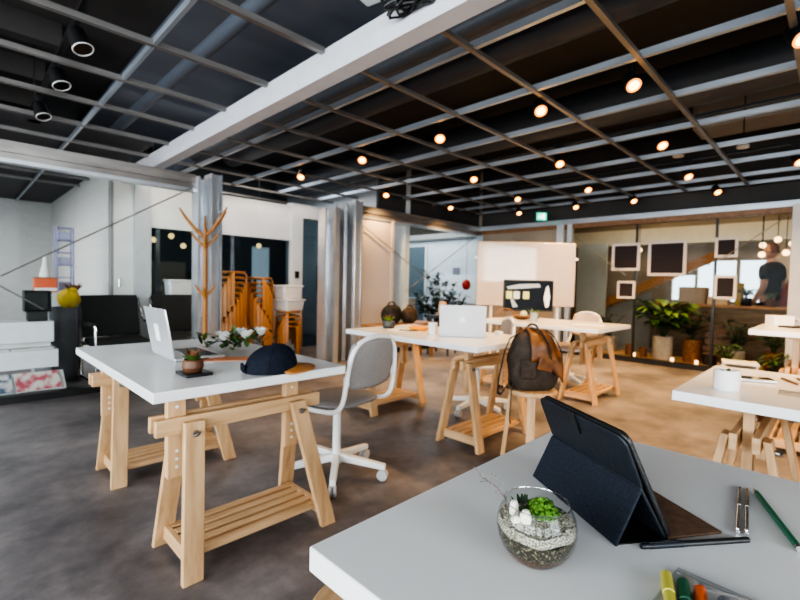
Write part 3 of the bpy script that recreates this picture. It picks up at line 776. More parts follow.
def leafy(mb, c, n, ln, w, up=.5, spread=1, droop=.35, z0=0):
    for k in range(n):
        a = k * 2.39996 + rnd.uniform(-.3, .3); e = up + rnd.uniform(-.35, .35)
        d = V((math.cos(a) * spread, math.sin(a) * spread, e))
        mb.leaf(V(c) + V((d.x, d.y, 0)) * .01 + V((0, 0, z0 * rnd.random())), d, ln * rnd.uniform(.7, 1.15), w * rnd.uniform(.8, 1.2), droop)
tag(MB().box(0, 0, .006, .10, .115, .012).build('black_tray', black_plastic, bevel=.003), 'flat black tray under the little succulent on the left desk', 'tray').location = (.655, 1.76, TOPZ)
sc_ = thing('potted_succulent', 'tiny succulent in a round brown pot on the black tray', 'plant', (.652, 1.765, TOPZ + .012))
MB().lathe([(0, 0), (.024, 0), (.032, .014), (.030, .034), (.026, .038), (.024, .034), (0, .032)], n=20).build('pot', terracotta, sc_)
b = MB(); leafy(b, (0, 0, .034), 26, .032, .013, 1.1, 1, .1); b.build('leaves', leaf_g, sc_)
b = MB(); leafy(b, (0, 0, .036), 9, .042, .012, 1.8, .8, .15); b.build('rust_leaves', mat('rust_leaf', (.16, .07, .03), .6), sc_); sc_.scale = (1.25, 1.25, 1.25)
bq = thing('flower_bouquet', 'loose bunch of greenery and white flowers lying on the left desk', 'flowers', (1.075, 2.27, TOPZ), .55)
b = MB()
for k in range(9):
    a = rnd.uniform(-.5, .5) + (0 if k % 3 else PI); l = rnd.uniform(.10, .22)
    pts = [V((math.cos(a) * l * q / 4, math.sin(a) * l * q / 4 * .8, .010 + .045 * math.sin(PI * q / 5) + .002 * k)) for q in range(5)]
    b.tube(pts, .002, 5)
b.build('stems', leaf_d, bq)
b = MB(); b2 = MB()
for k in range(90):
    p = V((rnd.uniform(-.21, .22), rnd.uniform(-.11, .11), rnd.uniform(.015, .085)))
    (b if k % 3 else b2).leaf(p, (rnd.uniform(-1, 1), rnd.uniform(-1, 1), rnd.uniform(.0, .9)), rnd.uniform(.04, .065), .026, .15)
b.build('leaves', leaf_g, bq); b2.build('dark_leaves', leaf_d, bq)
for (x, y) in ((-.11, .03), (.0, -.05), (.07, .04), (.15, -.03), (-.05, -.07), (.10, -.07), (-.16, -.02)):
    b = MB()
    for k in range(7): b.leaf((x, y, .065), (math.cos(k * .9), math.sin(k * .9), 1.2), .062, .042, .15)
    b.build('flower', flower_w, bq)
nb = MB().box(0, 0, .004, .15, .10, .008).build('wrapping_paper', brownwood); nb.location = (.80, 2.10, TOPZ); nb.rotation_euler = (0, 0, .5); tag(nb, 'brown folded wrapping beside the bouquet on the left desk', 'paper')
def card(name, label, x, y, w, d, m, rz, z=TOPZ, th=.0016, cat='paper'):
    o = MB().box(0, 0, th / 2, w, d, th).build(name, m); o.location = (x, y, z); o.rotation_euler = (0, 0, rz); return tag(o, label, cat)
card('orange_card', 'orange printed card in front of the bouquet on the left desk', .90, 2.01, .20, .11, orange_paper, -.5)
card('white_card', 'small white card beside the laptop on the left desk', .77, 1.97, .08, .05, paper, .2)

# ------------------------------------------------------------------ things on the middle desk
sc2 = copy_tree(sc_, loc=(2.52, 2.62, TOPZ), label='small succulent in a dark pot at the far end of the middle desk'); sc2.scale = (1.7, 1.7, 1.7)
for ch in kids(sc2):
    if ch.name.startswith('rust'): continue
    if ch.name.startswith('pot'): ch.data = ch.data.copy(); ch.data.materials[0] = mat('dark_pot', (.06, .06, .055), .5)
    else: ch.data = ch.data.copy(); ch.data.materials[0] = leaf_b
card('paper_sheet', 'white sheet of paper between the small succulent and orange pouch', 2.50, 2.47, .21, .15, paper, .5)
po = thing('orange_pouch', 'bright orange pouch lying on the middle desk', 'pouch', (2.60, 2.36, TOPZ), -.9)
b = blob(lambda u, v: V((.085 * math.cos(2 * PI * u) * math.sin(PI * v) ** .5, .045 * math.sin(2 * PI * u) * math.sin(PI * v) ** .5, .018 - .018 * math.cos(PI * v))), 20, 8); b.build('pouch_body', orange_cloth, po, ang=80)
MB().tube([(-.06, 0, .036), (.06, 0, .037)], .002, 6).build('zip', black_plastic, po)
pn = MB().cyl((-.07, 0, .005), (.07, 0, .005), .005, n=10).build('pen', black_plastic); pn.location = (2.50, 2.38, TOPZ); pn.rotation_euler = (0, 0, -.8); tag(pn, 'dark pen beside the orange pouch', 'pen')
cu = thing('white_cup', 'white cup just left of the laptop on the middle desk', 'cup', (2.50, 2.13, TOPZ))
MB().lathe([(0, 0), (.030, 0), (.036, .085), (.033, .085), (.028, .006), (0, .006)], n=24).build('cup_body', white_ceramic, cu)
ch_ = thing('charger_cable', 'white charger cable curled by the laptop on the middle desk', 'cable', (2.84, 1.80, TOPZ))
MB().tube([(-.04 + .09 * math.cos(q * .5) * (1 - q / 30), .03 + .06 * math.sin(q * .5), .0035) for q in range(22)], .003, 6).build('cable', white_metal, ch_)
MB().box(.06, .02, .013, .05, .05, .026).build('plug', white_metal, ch_, bevel=.005)

# ------------------------------------------------------------------ monitor, whiteboard and desk behind
mo = thing('monitor', 'black monitor with sticky notes on its screen, before the whiteboard', 'monitor', (4.70, 2.57, TOPZ), math.radians(-45))
MB().box(0, 0, .26, .575, .035, .36).build('bezel', black_plastic, mo, bevel=.006)
scn = MB().box(0, -.0185, .262, .55, .002, .33).build('screen', tv_screen, mo)
for x, m in ((-.225, note_y), (-.14, note_w), (-.03, note_y)):
    MB().box(x, -.0205, .265, .07, .002, .085).build('sticky_note', m, scn)
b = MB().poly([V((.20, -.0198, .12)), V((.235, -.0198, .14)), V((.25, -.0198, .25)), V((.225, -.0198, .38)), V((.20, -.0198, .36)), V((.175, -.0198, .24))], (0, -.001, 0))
b.build('reflection_streak', acrylic, scn)  # pale screen reflection drawn as a flat shape
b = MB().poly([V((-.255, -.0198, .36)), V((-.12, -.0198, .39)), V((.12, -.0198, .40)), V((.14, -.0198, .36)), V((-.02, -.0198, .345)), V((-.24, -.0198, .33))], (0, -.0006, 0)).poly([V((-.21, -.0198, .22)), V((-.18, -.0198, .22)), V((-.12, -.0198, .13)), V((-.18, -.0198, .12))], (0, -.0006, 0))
b.build('pale_glare', pale_blue, scn)  # glare on the screen drawn as pale blue shapes
MB().box(0, .02, .05, .06, .02, .10).box(0, .0, .006, .22, .16, .012).build('stand', black_plastic, mo, bevel=.003)
wb = thing('whiteboard', 'large mobile whiteboard standing in the corner behind the monitor', 'whiteboard', (5.85, 3.25, 0), math.radians(-47))
MB().box(0, 0, 1.27, 1.40, .025, .90).build('board', whiteboard_m, wb, bevel=.01)
b = MB().tube([(-.70, 0, .82), (.70, 0, .82), (.70, 0, 1.72), (-.70, 0, 1.72)], .013, 8, True)
b.build('frame', mat('board_rim', (.62, .55, .50), .4, .3), wb)
for s in (-1, 1):
    lg = MB().cyl((s * .48, .03, .08), (s * .48, .03, 1.2), .02).box(s * .48, .03, .07, .05, .5, .035).build('leg', white_metal, wb, bevel=.004)
    for q in (-.22, .25): MB().cyl((s * .48 - .012, .03 + q, .027), (s * .48 + .012, .03 + q, .027), .027).build('caster', black_plastic, lg)
    MB().cyl((s * .72, -.02, 1.50), (s * .72, .05, 1.50), .022).build('knob', white_metal, wb)
MB().box(0, -.04, .815, .7, .06, .012).build('pen_tray', white_metal, wb)
cu2 = thing('glass_tumbler', 'grey glass tumbler holding a green sprig on the monitor desk', 'glass', (4.25, 2.25, TOPZ))
MB().lathe([(0, 0), (.036, 0), (.04, .10), (.037, .10), (.033, .006), (0, .006)], n=20).build('tumbler', mat('smoky_glass', (.30, .33, .36), .2), cu2)
b = MB(); leafy(b, (0, 0, .06), 8, .12, .025, 1.6, 1, .2); b.build('sprig', leaf_g, cu2)
bw = thing('wooden_bowl', 'brown wooden bowl with a pale fruit on the monitor desk', 'bowl', (4.45, 2.50, TOPZ))
MB().lathe([(0, 0), (.05, 0), (.12, .045), (.115, .048), (.05, .010), (0, .008)], n=24).build('bowl', brownwood, bw)
tag(MB().ball((4.47, 2.49, TOPZ + .055), .042).build('pale_fruit', mat('pale_green_fruit', (.55, .58, .38), .6)), 'pale green fruit in the brown bowl on the monitor desk', 'fruit')
bp2 = thing('wire_basket', 'brown arched wire basket beside the monitor', 'basket', (4.55, 2.72, TOPZ))
b = MB()
for s in (-.10, -.05, 0, .05, .10): b.tube(arc((s, 0, .0), .11, 0, PI, 10, (.7, -.7, 0), (0, 0, 1)), .005, 6)
b.build('wire_frame', brownwood, bp2)
card('paper_sheet', 'white sheet of paper on the front corner of the monitor desk', 4.42, 1.75, .2, .28, paper, .2)

# ------------------------------------------------------------------ right desk things
def cyl_pot(name, label, x, y, z, r, h, m, plant=None):
    t = thing(name, label, 'plant pot' if not plant else 'plant', (x, y, z))
    MB().lathe([(0, 0), (r * .92, 0), (r, h * .08), (r, h - .004), (r - .004, h), (r - .01, h - .002), (r - .012, h * .8), (0, h * .8)], n=32).build('pot', m, t)
    MB().lathe([(r - .011, h * .82), (r * .5, h * .86), (0, h * .85)], n=24).build('soil', soil, t)
    return t
wp = cyl_pot('white_pot', 'short round white pot of soil on the right desk', 2.045, .290, TOPZ, .042, .074, white_ceramic)
b = MB(); leafy(b, (0, 0, .06), 5, .035, .012, 1.0); b.build('seedlings', leaf_d, wp)
ph = thing('phone', 'silver phone lying beside the white pot', 'phone', (2.33, .245, TOPZ), math.radians(-66))
MB().box(0, 0, .006, .15, .075, .012).build('phone_body', alu, ph, bevel=.004); MB().box(0, 0, .0122, .135, .066, .001).build('screen', screen_m, ph)
er = MB().box(0, 0, .008, .045, .02, .016).build('eraser', mat('pink_rubber', (.72, .35, .32), .7), bevel=.003); er.location = (2.25, .345, TOPZ); er.rotation_euler = (0, 0, .4); tag(er, 'small pink eraser behind the white pot', 'eraser')
for i, (x, y) in enumerate(((2.42, .135), (2.47, .09))):
    p = MB().cyl((-.065, 0, .005), (.05, 0, .005), .0048, n=10).build('pen', brownwood); p.location = (x, y, TOPZ); p.rotation_euler = (0, 0, math.radians(28))
    MB().cyl((.05, 0, .005), (.07, 0, .005), .0045, .001, 10).build('tip', steel, p)
    tag(p, ('dark pen on the right desk nearer the phone', 'dark pen on the right desk farther from the phone')[i], 'pen', 'pens on the right desk')
b = MB().grid(lambda u, v: V((.10 * (u - .5), .07 * (v - .5), .004 + .010 * abs(math.sin(9 * u + 4 * v)) * math.sin(PI * u))), 12, 8)
o = b.build('clear_wrapper', plastic_clear); o.location = (2.12, .11, TOPZ); tag(o, 'crumpled clear wrapper near the front edge of the right desk', 'wrapper')
card('paper_sheet', 'large white sheet of paper lying on the right desk', 2.45, -.12, .30, .42, paper, .1)
bx = thing('white_carton', 'white open box on the raised desk at the far right', 'box', (4.56, .33, .835), math.radians(-50)); bx.scale = (.72, .72, .72)
MB().box(0, 0, .055, .21, .13, .11).build('carton_body', paper, bx, bevel=.003)
MB().box(.13, -.03, .07, .07, .12, .004, rotm(0, .6, 0)).build('carton_flap', paper, bx)
card('box_shadow_slab', 'dark slab standing for the shadow in front of the white box on the raised desk', 4.42, .24, .16, .10, black_plastic, -.6, z=.835, th=.012, cat='shadow')  # thin black slab put in as the shadow beside the box

# ------------------------------------------------------------------ foreground desk things
tb = thing('terrarium', 'round glass terrarium with moss and white stones on the foreground desk', 'terrarium', (.553, .279, TOPZ), .2)
R = .0525; cz = .047
def bowl_r(z): return math.sqrt(max(0, R * R - (z - cz) ** 2))
prof = [(0, .0005), (.016, .0005)] + [(bowl_r(z), z) for z in (.0035, .007, .013, .021, .031, .043, .054, .063, .070, .0755)] + [(.0425, .0795), (.0428, .0803), (.0415, .0805)]
bowl = MB().lathe(prof, n=48).build('bowl', glass_clear, tb, ang=60)
bpy.data.objects[bowl.name].modifiers.new('solid', 'SOLIDIFY').thickness = .0012
MB().tube([(.0424 * math.cos(k * PI / 24), .0424 * math.sin(k * PI / 24), .0803) for k in range(48)], .0009, 8, True).build('rim', glass_mat('rim_glass', (.95, .97, .97), boost=.30), tb)
def layer(nm, m, z0, z1, amp, top=False, n=40):
    b = MB(); g = 1.6e-3; rings = []
    zs = [z0 + (z1 - z0) * i / 7 for i in range(8)]
    for i, z in enumerate(zs):
        ring = []
        for k in range(n):
            a = 2 * PI * k / n
            zz = z + amp * (math.sin(3 * a + z0 * 300) * .6 + math.sin(7 * a + z1 * 200) * .4) * (1 if i in (0, 7) else .9)
            zz = max(.0022, zz)
            r = max(.004, bowl_r(zz) - g); ring.append(b.bm.verts.new(V((r * math.cos(a), r * math.sin(a), zz))))
        rings.append(ring)
    for a_, c_ in zip(rings, rings[1:]):
        for k in range(n): b.bm.faces.new((a_[k], a_[(k + 1) % n], c_[(k + 1) % n], c_[k]))
    b.bm.faces.new(rings[-1]); b.bm.faces.new(list(reversed(rings[0])))
    return b.build(nm, m, tb, ang=80)
layer('clay_layer', layer_clay, .0025, .022, .0015)
layer('soil_layer', layer_soil, .0222, .045, .003)
layer('pebble_layer', pebble_m, .0452, .057, .003)
b = MB()
for k in range(170):
    a = rnd.uniform(0, 2 * PI); r = math.sqrt(rnd.random()) * .046
    b.ball((r * math.cos(a), r * math.sin(a), .0565 + rnd.uniform(-.001, .003)), rnd.uniform(.0012, .0026), (1, rnd.uniform(.7, 1.2), .7), 6)
pbl = b.build('top_gravel', pebble_m, tb); pbl['kind'] = 'stuff'
b = MB()
for k in range(130):
    a = rnd.uniform(0, 2 * PI); r = math.sqrt(rnd.random())
    c = V((.012 + .022 * r * math.cos(a), -.004 + .022 * r * math.sin(a), .060 + .018 * (1 - r * r) + rnd.uniform(-.002, .002)))
    b.ball(c, rnd.uniform(.0022, .004), (1, 1, .9), 6, jit=.25)
b.ball((.012, -.004, .058), .018, (1.1, 1.1, .9), 14)
b.build('moss', moss_m, tb, ang=80)
b = MB()
for k in range(14):
    a = rnd.uniform(0, 2 * PI)
    b.leaf((.004 + .012 * math.cos(a), .022 + .008 * math.sin(a), .064), (math.cos(a), math.sin(a), 1.5), .014, .006, .1)
b.build('dark_plant', leaf_d, tb)
for (p, s, r) in (((-.010, .028, .066), (.9, .7, 1.35), .0095), ((-.022, .008, .064), (.75, .8, 1.3), .0095), ((-.026, .020, .060), (1, .8, .7), .008)):
    MB().ball(p, r, s, 10, jit=.05).build('white_stone', stone_w, tb)
b = MB(); q0 = V((-.006, .036, .060))
main = [q0, q0 + V((-.003, .006, .018)), q0 + V((-.008, .014, .028)), q0 + V((-.013, .024, .036)), q0 + V((-.016, .034, .042))]
b.tube(main, [.0011, .001, .0009, .0007, .0005], 6)
for k in range(14):
    i = 1 + k % 4; p = main[i] + V((rnd.uniform(-.002, .002),) * 3); e = p + V((rnd.uniform(-.016, .010), rnd.uniform(-.008, .018), rnd.uniform(.002, .016)))
    b.tube([p, (p + e) / 2 + V((0, 0, .002)), e], [.0006, .0005, .0004], 5); b.ball(e, .0011, n=6)
b.build('dry_twig', twig_m, tb)

# tablet in its folio stand
A = V((.786, .406, TOPZ)); B = V((.658, .209, TOPZ)); u = (B - A).normalized(); pp = V((-u.y, u.x, 0)); L = (B - A).length
L0 = L; L = L - .013
tab = thing('tablet', 'tablet propped in a navy folio stand on the foreground desk', 'tablet', (0, 0, 0))
tab.location = (B + pp * .05)
def W(a, p, z): return A + u * a + pp * p + V((0, 0, z)) - (B + pp * .05)     # along, across, up
F = (.0405, .0805); T = (.0075, .1575); D = (.0865, .0016)
nrm = V((0, 0, 0))
def slab(a0, a1, p, q, th, nm, m, parent, bev=.001, off=0):
    """slab between profile points p (bottom) and q (top), from a0 to a1 along the width"""
    d = V((q[0] - p[0], q[1] - p[1])); d.normalize(); n = (d.y * th, -d.x * th); o = (d.y * off, -d.x * off)
    prof = [(p[0] + o[0], p[1] + o[1]), (q[0] + o[0], q[1] + o[1]), (q[0] + n[0] + o[0], q[1] + n[1] + o[1]), (p[0] + n[0] + o[0], p[1] + n[1] + o[1])]
    return MB().hexa([W(a0, x, z) for x, z in prof], [W(a1, x, z) for x, z in prof]).build(nm, m, parent, bevel=bev)
def rslab(a0, a1, p, q, th, nm, m, parent, off, r, bev):
    """like slab, but with its two top corners rounded"""
    d = V((q[0] - p[0], q[1] - p[1])); ln = d.length; d.normalize(); n = V((d.y, -d.x))
    out = [(a0, 0), (a1, 0)] + [(a1 - r + r * math.cos(k * PI / 12), ln - r + r * math.sin(k * PI / 12)) for k in range(7)] + [(a0 + r - r * math.sin(k * PI / 12), ln - r + r * math.cos(k * PI / 12)) for k in range(7)]
    at = lambda a, t, o: W(a, p[0] + d.x * t + n.x * o, p[1] + d.y * t + n.y * o)
    return MB().hexa([at(a, t, off) for a, t in out], [at(a, t, off + th) for a, t in out]).build(nm, m, parent, bevel=bev)
body = rslab(-.004, L + .004, D, T, .0085, 'tablet_body', black_plastic, tab, .0055, .016, .0025)
slab(.008, L - .008, (D[0] * .94 + T[0] * .06, D[1] * .94 + T[1] * .06), (D[0] * .06 + T[0] * .94, D[1] * .06 + T[1] * .94), .0005, 'screen', screen_m, body, 0, .0141)
rslab(-.007, L + .007, (F[0] + .0006, F[1]), T, .005, 'back_cover', folio_back, tab, 0, .018, .002)
lowc = slab(-.005, L + .005, D, F, .005, 'lower_back_cover', folio_back, tab, .002)
slab(-.007, L + .007, (.0015, .0015), F, .0045, 'kickstand_panel', folio_navy, tab, .0018)
mid = .42 * L
dT = V((T[0] - F[0], T[1] - F[1])); dT.normalize()
slab(mid + .006, mid + .020, (T[0] - dT.x * .036, T[1] - dT.y * .036), (T[0] + dT.x * .004, T[1] + dT.y * .004), .0035, 'closing_loop', black_plastic, tab, .0008, -.0036)
MB().hexa([W(-.004, .004, .0006), W(L + .004, .004, .0006), W(L + .004, .093, .0004), W(-.004, .093, .0004)], [W(-.004, .004, .0026), W(L + .004, .004, .0026), W(L + .004, .093, .0016), W(-.004, .093, .0016)]).build('base_panel', black_plastic, tab)
# keyboard flap lying flat behind the tablet
MB().hexa([W(-.005, .0935, .0006), W(L + .006, .0935, .0006), W(L + .006, .188, .0006), W(-.005, .188, .0006)],
          [W(-.005, .0935, .0046), W(L + .006, .0935, .0046), W(L + .006, .188, .0046), W(-.005, .188, .0046)]).build('keyboard_flap', folio_brown, tab, bevel=.0015)
def pen_thing(name, label, p, q, r, m, parts):
    """p,q: contact points on the desk"""
    p, q = V(p), V(q); t = thing(name, label, 'pen', (p.x, p.y, TOPZ), math.atan2(q.y - p.y, q.x - p.x)); L_ = (q - p).length
    MB().cyl((0, 0, r), (L_, 0, r), r, n=16).build('barrel', m, t, bevel=r * .25)
    for nm, m2, x0, x1, r0, r1 in parts: MB().cyl((x0 * L_, 0, r), (x1 * L_, 0, r), r0, r1, 16).build(nm, m2, t)
    return t
st = pen_thing('black_pen', 'long matte black pen lying in front of the tablet', (.688, .184), (.822, .081), .0042, black_plastic, [('cap_ring', folio_back, -.02, .0, .0036, .0042), ('grip', folio_back, .06, .36, .0047, .0047)])
MB().box(.03, 0, .0092, .045, .0025, .0015).build('clip', black_plastic, st)
for i, (dx, lb) in enumerate(((0, 'chrome mechanical pencil left of its twin at the tip of the black pen'), (.0105, 'chrome mechanical pencil right of its twin, closest to the green pencil'))):
    s_ = pen_thing('metal_pen', lb, (.838 + dx * .4, .096 - dx), (1.030 + dx * .4, .118 - dx), .0028, chrome, [('grip', steel, .55, .72, .0031, .0031), ('tip', steel, 1.0, 1.05, .0024, .0008)])
    MB().box(.03, 0, .0063, .05, .003, .001).build('clip', chrome, s_); s_['group'] = 'chrome pencils'
gp = pen_thing('green_pencil', 'green pencil near the right edge of the foreground desk', (.852, .028), (1.025, .093), .0046, green_pencil, [('cone', wood_x, 1.0, 1.075, .0044, .0012), ('lead', black_plastic, 1.075, 1.1, .0012, .0003), ('ferrule', steel, -.04, 0, .0047, .0047)])
# clear pouch with markers
pch = thing('clear_pouch', 'crumpled clear plastic pouch of markers at the bottom edge', 'pouch', (.540, .060, TOPZ), math.radians(-3))
b = MB().grid(lambda a, c: V((.245 * (a - .5), .17 * (c - .5), .002 + (.0175 * math.sin(PI * a) ** .5 + .0025 * math.sin(17 * a + 9 * c)) * math.sin(PI * c) ** .55)), 26, 18)
b.build('film', plastic_clear, pch, ang=80)
MB().box(.12, 0, .004, .004, .165, .004).build('zip_seal', plastic_clear, pch)
def marker(label, x, y, rz, m):
    t = thing('marker', label, 'marker', (x, y, TOPZ + .0085), rz)
    MB().cyl((-.11, 0, 0), (-.045, 0, 0), .0068, n=16).build('barrel', m, t, bevel=.001)
    MB().cyl((-.045, 0, 0), (-.004, 0, 0), .0076, .0068, 16).build('cap', m, t, bevel=.001)
for nm, c, x, y, rz in (('yellow', (.55, .50, .10), .637, .143, .32), ('dark green', (.02, .11, .06), .636, .124, .27), ('orange-red', (.72, .14, .04), .636, .106, .22), ('grey-blue', (.30, .33, .40), .634, .082, .25)):
    marker('%s marker inside the clear pouch' % nm, x, y, rz, mat('marker_' + nm.replace(' ', '_').replace('-', '_'), c, .35))

# ------------------------------------------------------------------ coat stand
cs_ = thing('coat_stand', 'branching honey wooden coat stand by the steel column', 'coat stand', (1.86, 4.72, 0))
MB().cyl((0, 0, .02), (0, 0, 1.62), .030, .021, 16).build('pole', oak_z, cs_)
for k in range(4):
    a = k * PI / 2 + .5; d = V((math.cos(a), math.sin(a), 0))
    MB().tube([d * .02 + V((0, 0, .22)), d * .10 + V((0, 0, .15)), d * .24 + V((0, 0, .02))], [.016, .018, .016], 8).build('foot', oak_z, cs_)
for (z, ln, up, az, r) in [(1.58, .27, .25, 2.35, .016), (1.60, .22, .23, .0, .015), (1.60, .22, .25, -.75, .016), (1.58, .20, .2, 1.2, .014), (1.46, .14, .12, 2.5, .013), (1.46, .14, .12, -.7, .013), (1.44, .12, .11, 4.3, .012), (.93, .10, .11, 2.4, .012), (.93, .10, .11, -.7, .012), (.91, .08, .10, 4.2, .012)]:
    d = V((math.cos(az), math.sin(az), 0))
    MB().tube([V((0, 0, z - .05)), d * ln * .3 + V((0, 0, z + .01)), d * ln * .75 + V((0, 0, z + up * .6)), d * ln + V((0, 0, z + up))], [r, r * 1.15, r, r * .55], 8).build('peg', oak_z, cs_)

# ------------------------------------------------------------------ stacked stools
def nest_stool():
    t = thing('stacking_stool', '', 'stool', (0, 0, 0), 0, 'honey stacking stools')
    H = .45
    MB().lathe([(0, H - .022), (.168, H - .022), (.172, H - .016), (.172, H - .004), (.168, H), (0, H)], n=28).build('seat', oak_x, t)
    for k in range(4):
        a = k * PI / 2; d = V((math.cos(a), math.sin(a), 0)); s = V((-d.y, d.x, 0)); b = MB()
        out = [(.06, H - .023), (.165, H - .023), (.187, H - .035), (.196, H - .06), (.200, 0), (.186, 0), (.182, H - .07), (.175, H - .047), (.16, H - .037), (.06, H - .037)]
        b.poly([d * r + s * -.021 + V((0, 0, z)) for r, z in out], s * .042)
        b.build('leg', oak_z, t)
    return t
NS = nest_stool(); first = True
for (sx, sy, n, a0, da, lb) in ((2.60, 5.72, 12, .15, .2417, 'left'), (3.035, 5.80, 11, .70, -.2417, 'middle'), (3.50, 5.78, 4, .2, .2417, 'right')):
    for k in range(n):
        o = NS if first else copy_tree(NS); first = False
        o.location = (sx, sy, k * .069); o.rotation_euler = (0, 0, a0 + k * da)
        o['label'] = 'honey wooden stool in the %s stack by the far wall, %s' % (lb, 'lowest of the stack' if k == 0 else 'topmost of the stack' if k == n - 1 else '%d up from the floor' % (k + 1))
def tub(label, x, y, z, w, d, h, rz, m=white_ceramic):
    t = thing('storage_tub', label, 'tub', (x, y, z), rz)
    b = MB().hexa([V((sx * w * .44, sy * d * .44, 0)) for sx, sy in ((-1, -1), (1, -1), (1, 1), (-1, 1))], [V((sx * w * .5, sy * d * .5, h)) for sx, sy in ((-1, -1), (1, -1), (1, 1), (-1, 1))])
    b.build('tub_body', m, t, bevel=.02)
    MB().box(0, 0, h - .01, w * 1.06, d * 1.06, .025).build('rim', m, t, bevel=.008)
ztop = 3 * .069 + .45 + .001
tub('white storage tub, lower one on the short stool stack', 3.50, 5.78, ztop, .36, .30, .17, .2)
tub('white storage tub, upper one on the short stool stack', 3.48, 5.78, ztop + .174, .34, .28, .20, .1)
tub('white storage tub on the ledge behind the right lounge chair', 2.14, 6.24, .80, .36, .20, .28, 0)

# ------------------------------------------------------------------ black lounge chairs behind the left glass
def lounge():
    t = thing('lounge_chair', '', 'armchair', (0, 0, 0), 0, 'black lounge chairs')
    W2 = .29
    MB().box(0, .02, .40, .54, .52, .05, rotm(.06, 0, 0)).build('seat', black_fabric, t, bevel=.018)
    b = MB().grid(lambda a, c: V((-.28 + .56 * a, .27 + .13 * c + .03 * math.sin(PI * a), .44 + .45 * c)), 10, 8)
    b.build('backrest', black_fabric, t, solid=.045, ang=80, bevel=.01)
    for s in (-1, 1):
        x = s * W2
        MB().tube([(x, -.26, .02), (x, -.27, .30), (x, -.25, .56), (x, -.20, .60), (x, .15, .60), (x, .28, .66), (x, .39, .86)], .013, 8).tube([(x, -.26, .03), (x, .30, .03), (x, .33, .10), (x, .28, .44)], .013, 8).tube([(x, -.265, .40), (x, .28, .40)], .012, 8).build('side_frame', chrome, t)
        MB().box(x, -.03, .615, .045, .36, .022).build('armrest', black_plastic, t, bevel=.006)
    MB().cyl((-W2, -.22, .37), (W2, -.22, .37), .012).cyl((-W2, .27, .37), (W2, .27, .37), .012).build('cross_bar', brownwood, t)
    return t
LC = lounge(); LC.location = (1.27, 5.48, 0); LC.rotation_euler = (0, 0, .05); LC['label'] = 'black lounge chair with chrome arms behind the glass, left one'
copy_tree(LC, loc=(1.94, 5.52, 0), rz=-.08, label='black lounge chair with chrome arms behind the open silver laptop')

# ------------------------------------------------------------------ display corner at far left, behind glass
rk = thing('magazine_rack', 'tiered white magazine rack behind the glass at the left edge', 'magazine rack', (.18, 5.32, 0))
MB().box(0, .20, .56, 1.02, .26, .20).build('upper_panel', acrylic, rk, bevel=.006)
MB().box(0, .14, .315, 1.06, .34, .17).build('middle_panel', acrylic, rk, bevel=.006)
MB().hexa([V((-.53, -.28, 0)), V((.56, -.28, 0)), V((.56, .31, 0)), V((-.53, .31, 0))], [V((-.53, -.28, .045)), V((.56, -.28, .045)), V((.56, -.04, .20)), V((-.53, -.04, .20))]).build('sloped_base', acrylic, rk, bevel=.004)
MB().box(0, .24, .43, .98, .2, .06).build('ledge_block', acrylic, rk)
for i, (x, tier, m, lb) in enumerate(((-.33, 0, mag_c, 'ledge, left'), (.02, 0, mag_a, 'ledge, middle'), (.34, 0, mag_c, 'ledge, right'), (-.33, 1, mag_b, 'slope, left'), (.02, 1, mag_a, 'slope, middle'), (.36, 1, mag_b, 'slope, right'))):
    t = thing('magazine', 'magazine lying on the white rack behind the glass, ' + lb, 'magazine', (.18 + x, 5.32 + (.07 if tier == 0 else -.165), .401 if tier == 0 else .131), 0, 'magazines in the white rack')
    M = rotm(0 if tier == 0 else math.atan2(.155, .24), 0, (i % 3 - 1) * .06)
    w, d = (.31, .12) if tier == 0 else (.32, .23)
    MB().box(0, 0, .006, w, d, .010).move(M).build('pages', paper, t); MB().box(0, 0, .0118, w + .002, d + .002, .0016).move(M).build('cover', m, t)
ph_ = MB().box(0, 0, .008, .07, .12, .016).build('card_holder', black_plastic, bevel=.003); ph_.location = (.80, 5.20, 0); tag(ph_, 'small black holder on the floor right of the white rack', 'holder')
db = thing('display_bin', 'black display box on the white magazine rack', 'display box', (.572, 5.50, .661))
MB().box(0, 0, .045, .15, .15, .09).build('pedestal', black_plastic, db, bevel=.004)
b = MB()
for s in (-1, 1): b.box(s * .097, 0, .19, .006, .20, .20)
b.box(0, .097, .19, .2, .006, .2).box(0, 0, .093, .2, .2, .006).box(0, 0, .287, .2, .2, .006)
b.build('tray_box', black_plastic, db, bevel=.002)
sd = thing('display_stand', 'narrow white display stand behind the black display box', 'stand', (.70, 6.05, 0))
MB().box(0, 0, .45, .22, .24, .90).build('column', acrylic, sd, bevel=.004); MB().box(0, 0, .91, .26, .28, .02).build('stand_top', acrylic, sd, bevel=.003)
rb = thing('printed_box', 'orange-red printed box on the narrow white display stand', 'box', (.70, 6.05, .921))
MB().box(0, 0, .075, .19, .12, .15).build('box_body', orange_red, rb, bevel=.004); MB().box(0, -.061, .03, .19, .002, .03).build('white_band', paper, rb); MB().box(0, 0, .152, .194, .124, .012).build('lid', brownwood, rb)
wcn = thing('white_bottle', 'white tapering bottle standing on the orange-red box', 'bottle', (.70, 6.05, 1.079))
MB().lathe([(0, 0), (.05, 0), (.048, .03), (.022, .15), (.018, .22), (0, .22)], n=20).build('bottle_body', paper, wcn); MB().cyl((0, 0, .22), (0, 0, .235), .019, n=14).build('bottle_cap', white_ceramic, wcn)
lr = thing('wire_rack', 'tall lilac wire display rack behind the glass', 'display rack', (.90, 6.30, 0))
b = MB()
for sx in (-1, 1):
    for sy in (-1, 1): b.cyl((sx * .075, sy * .075, 0), (sx * .075, sy * .075, 1.64), .008, n=8)
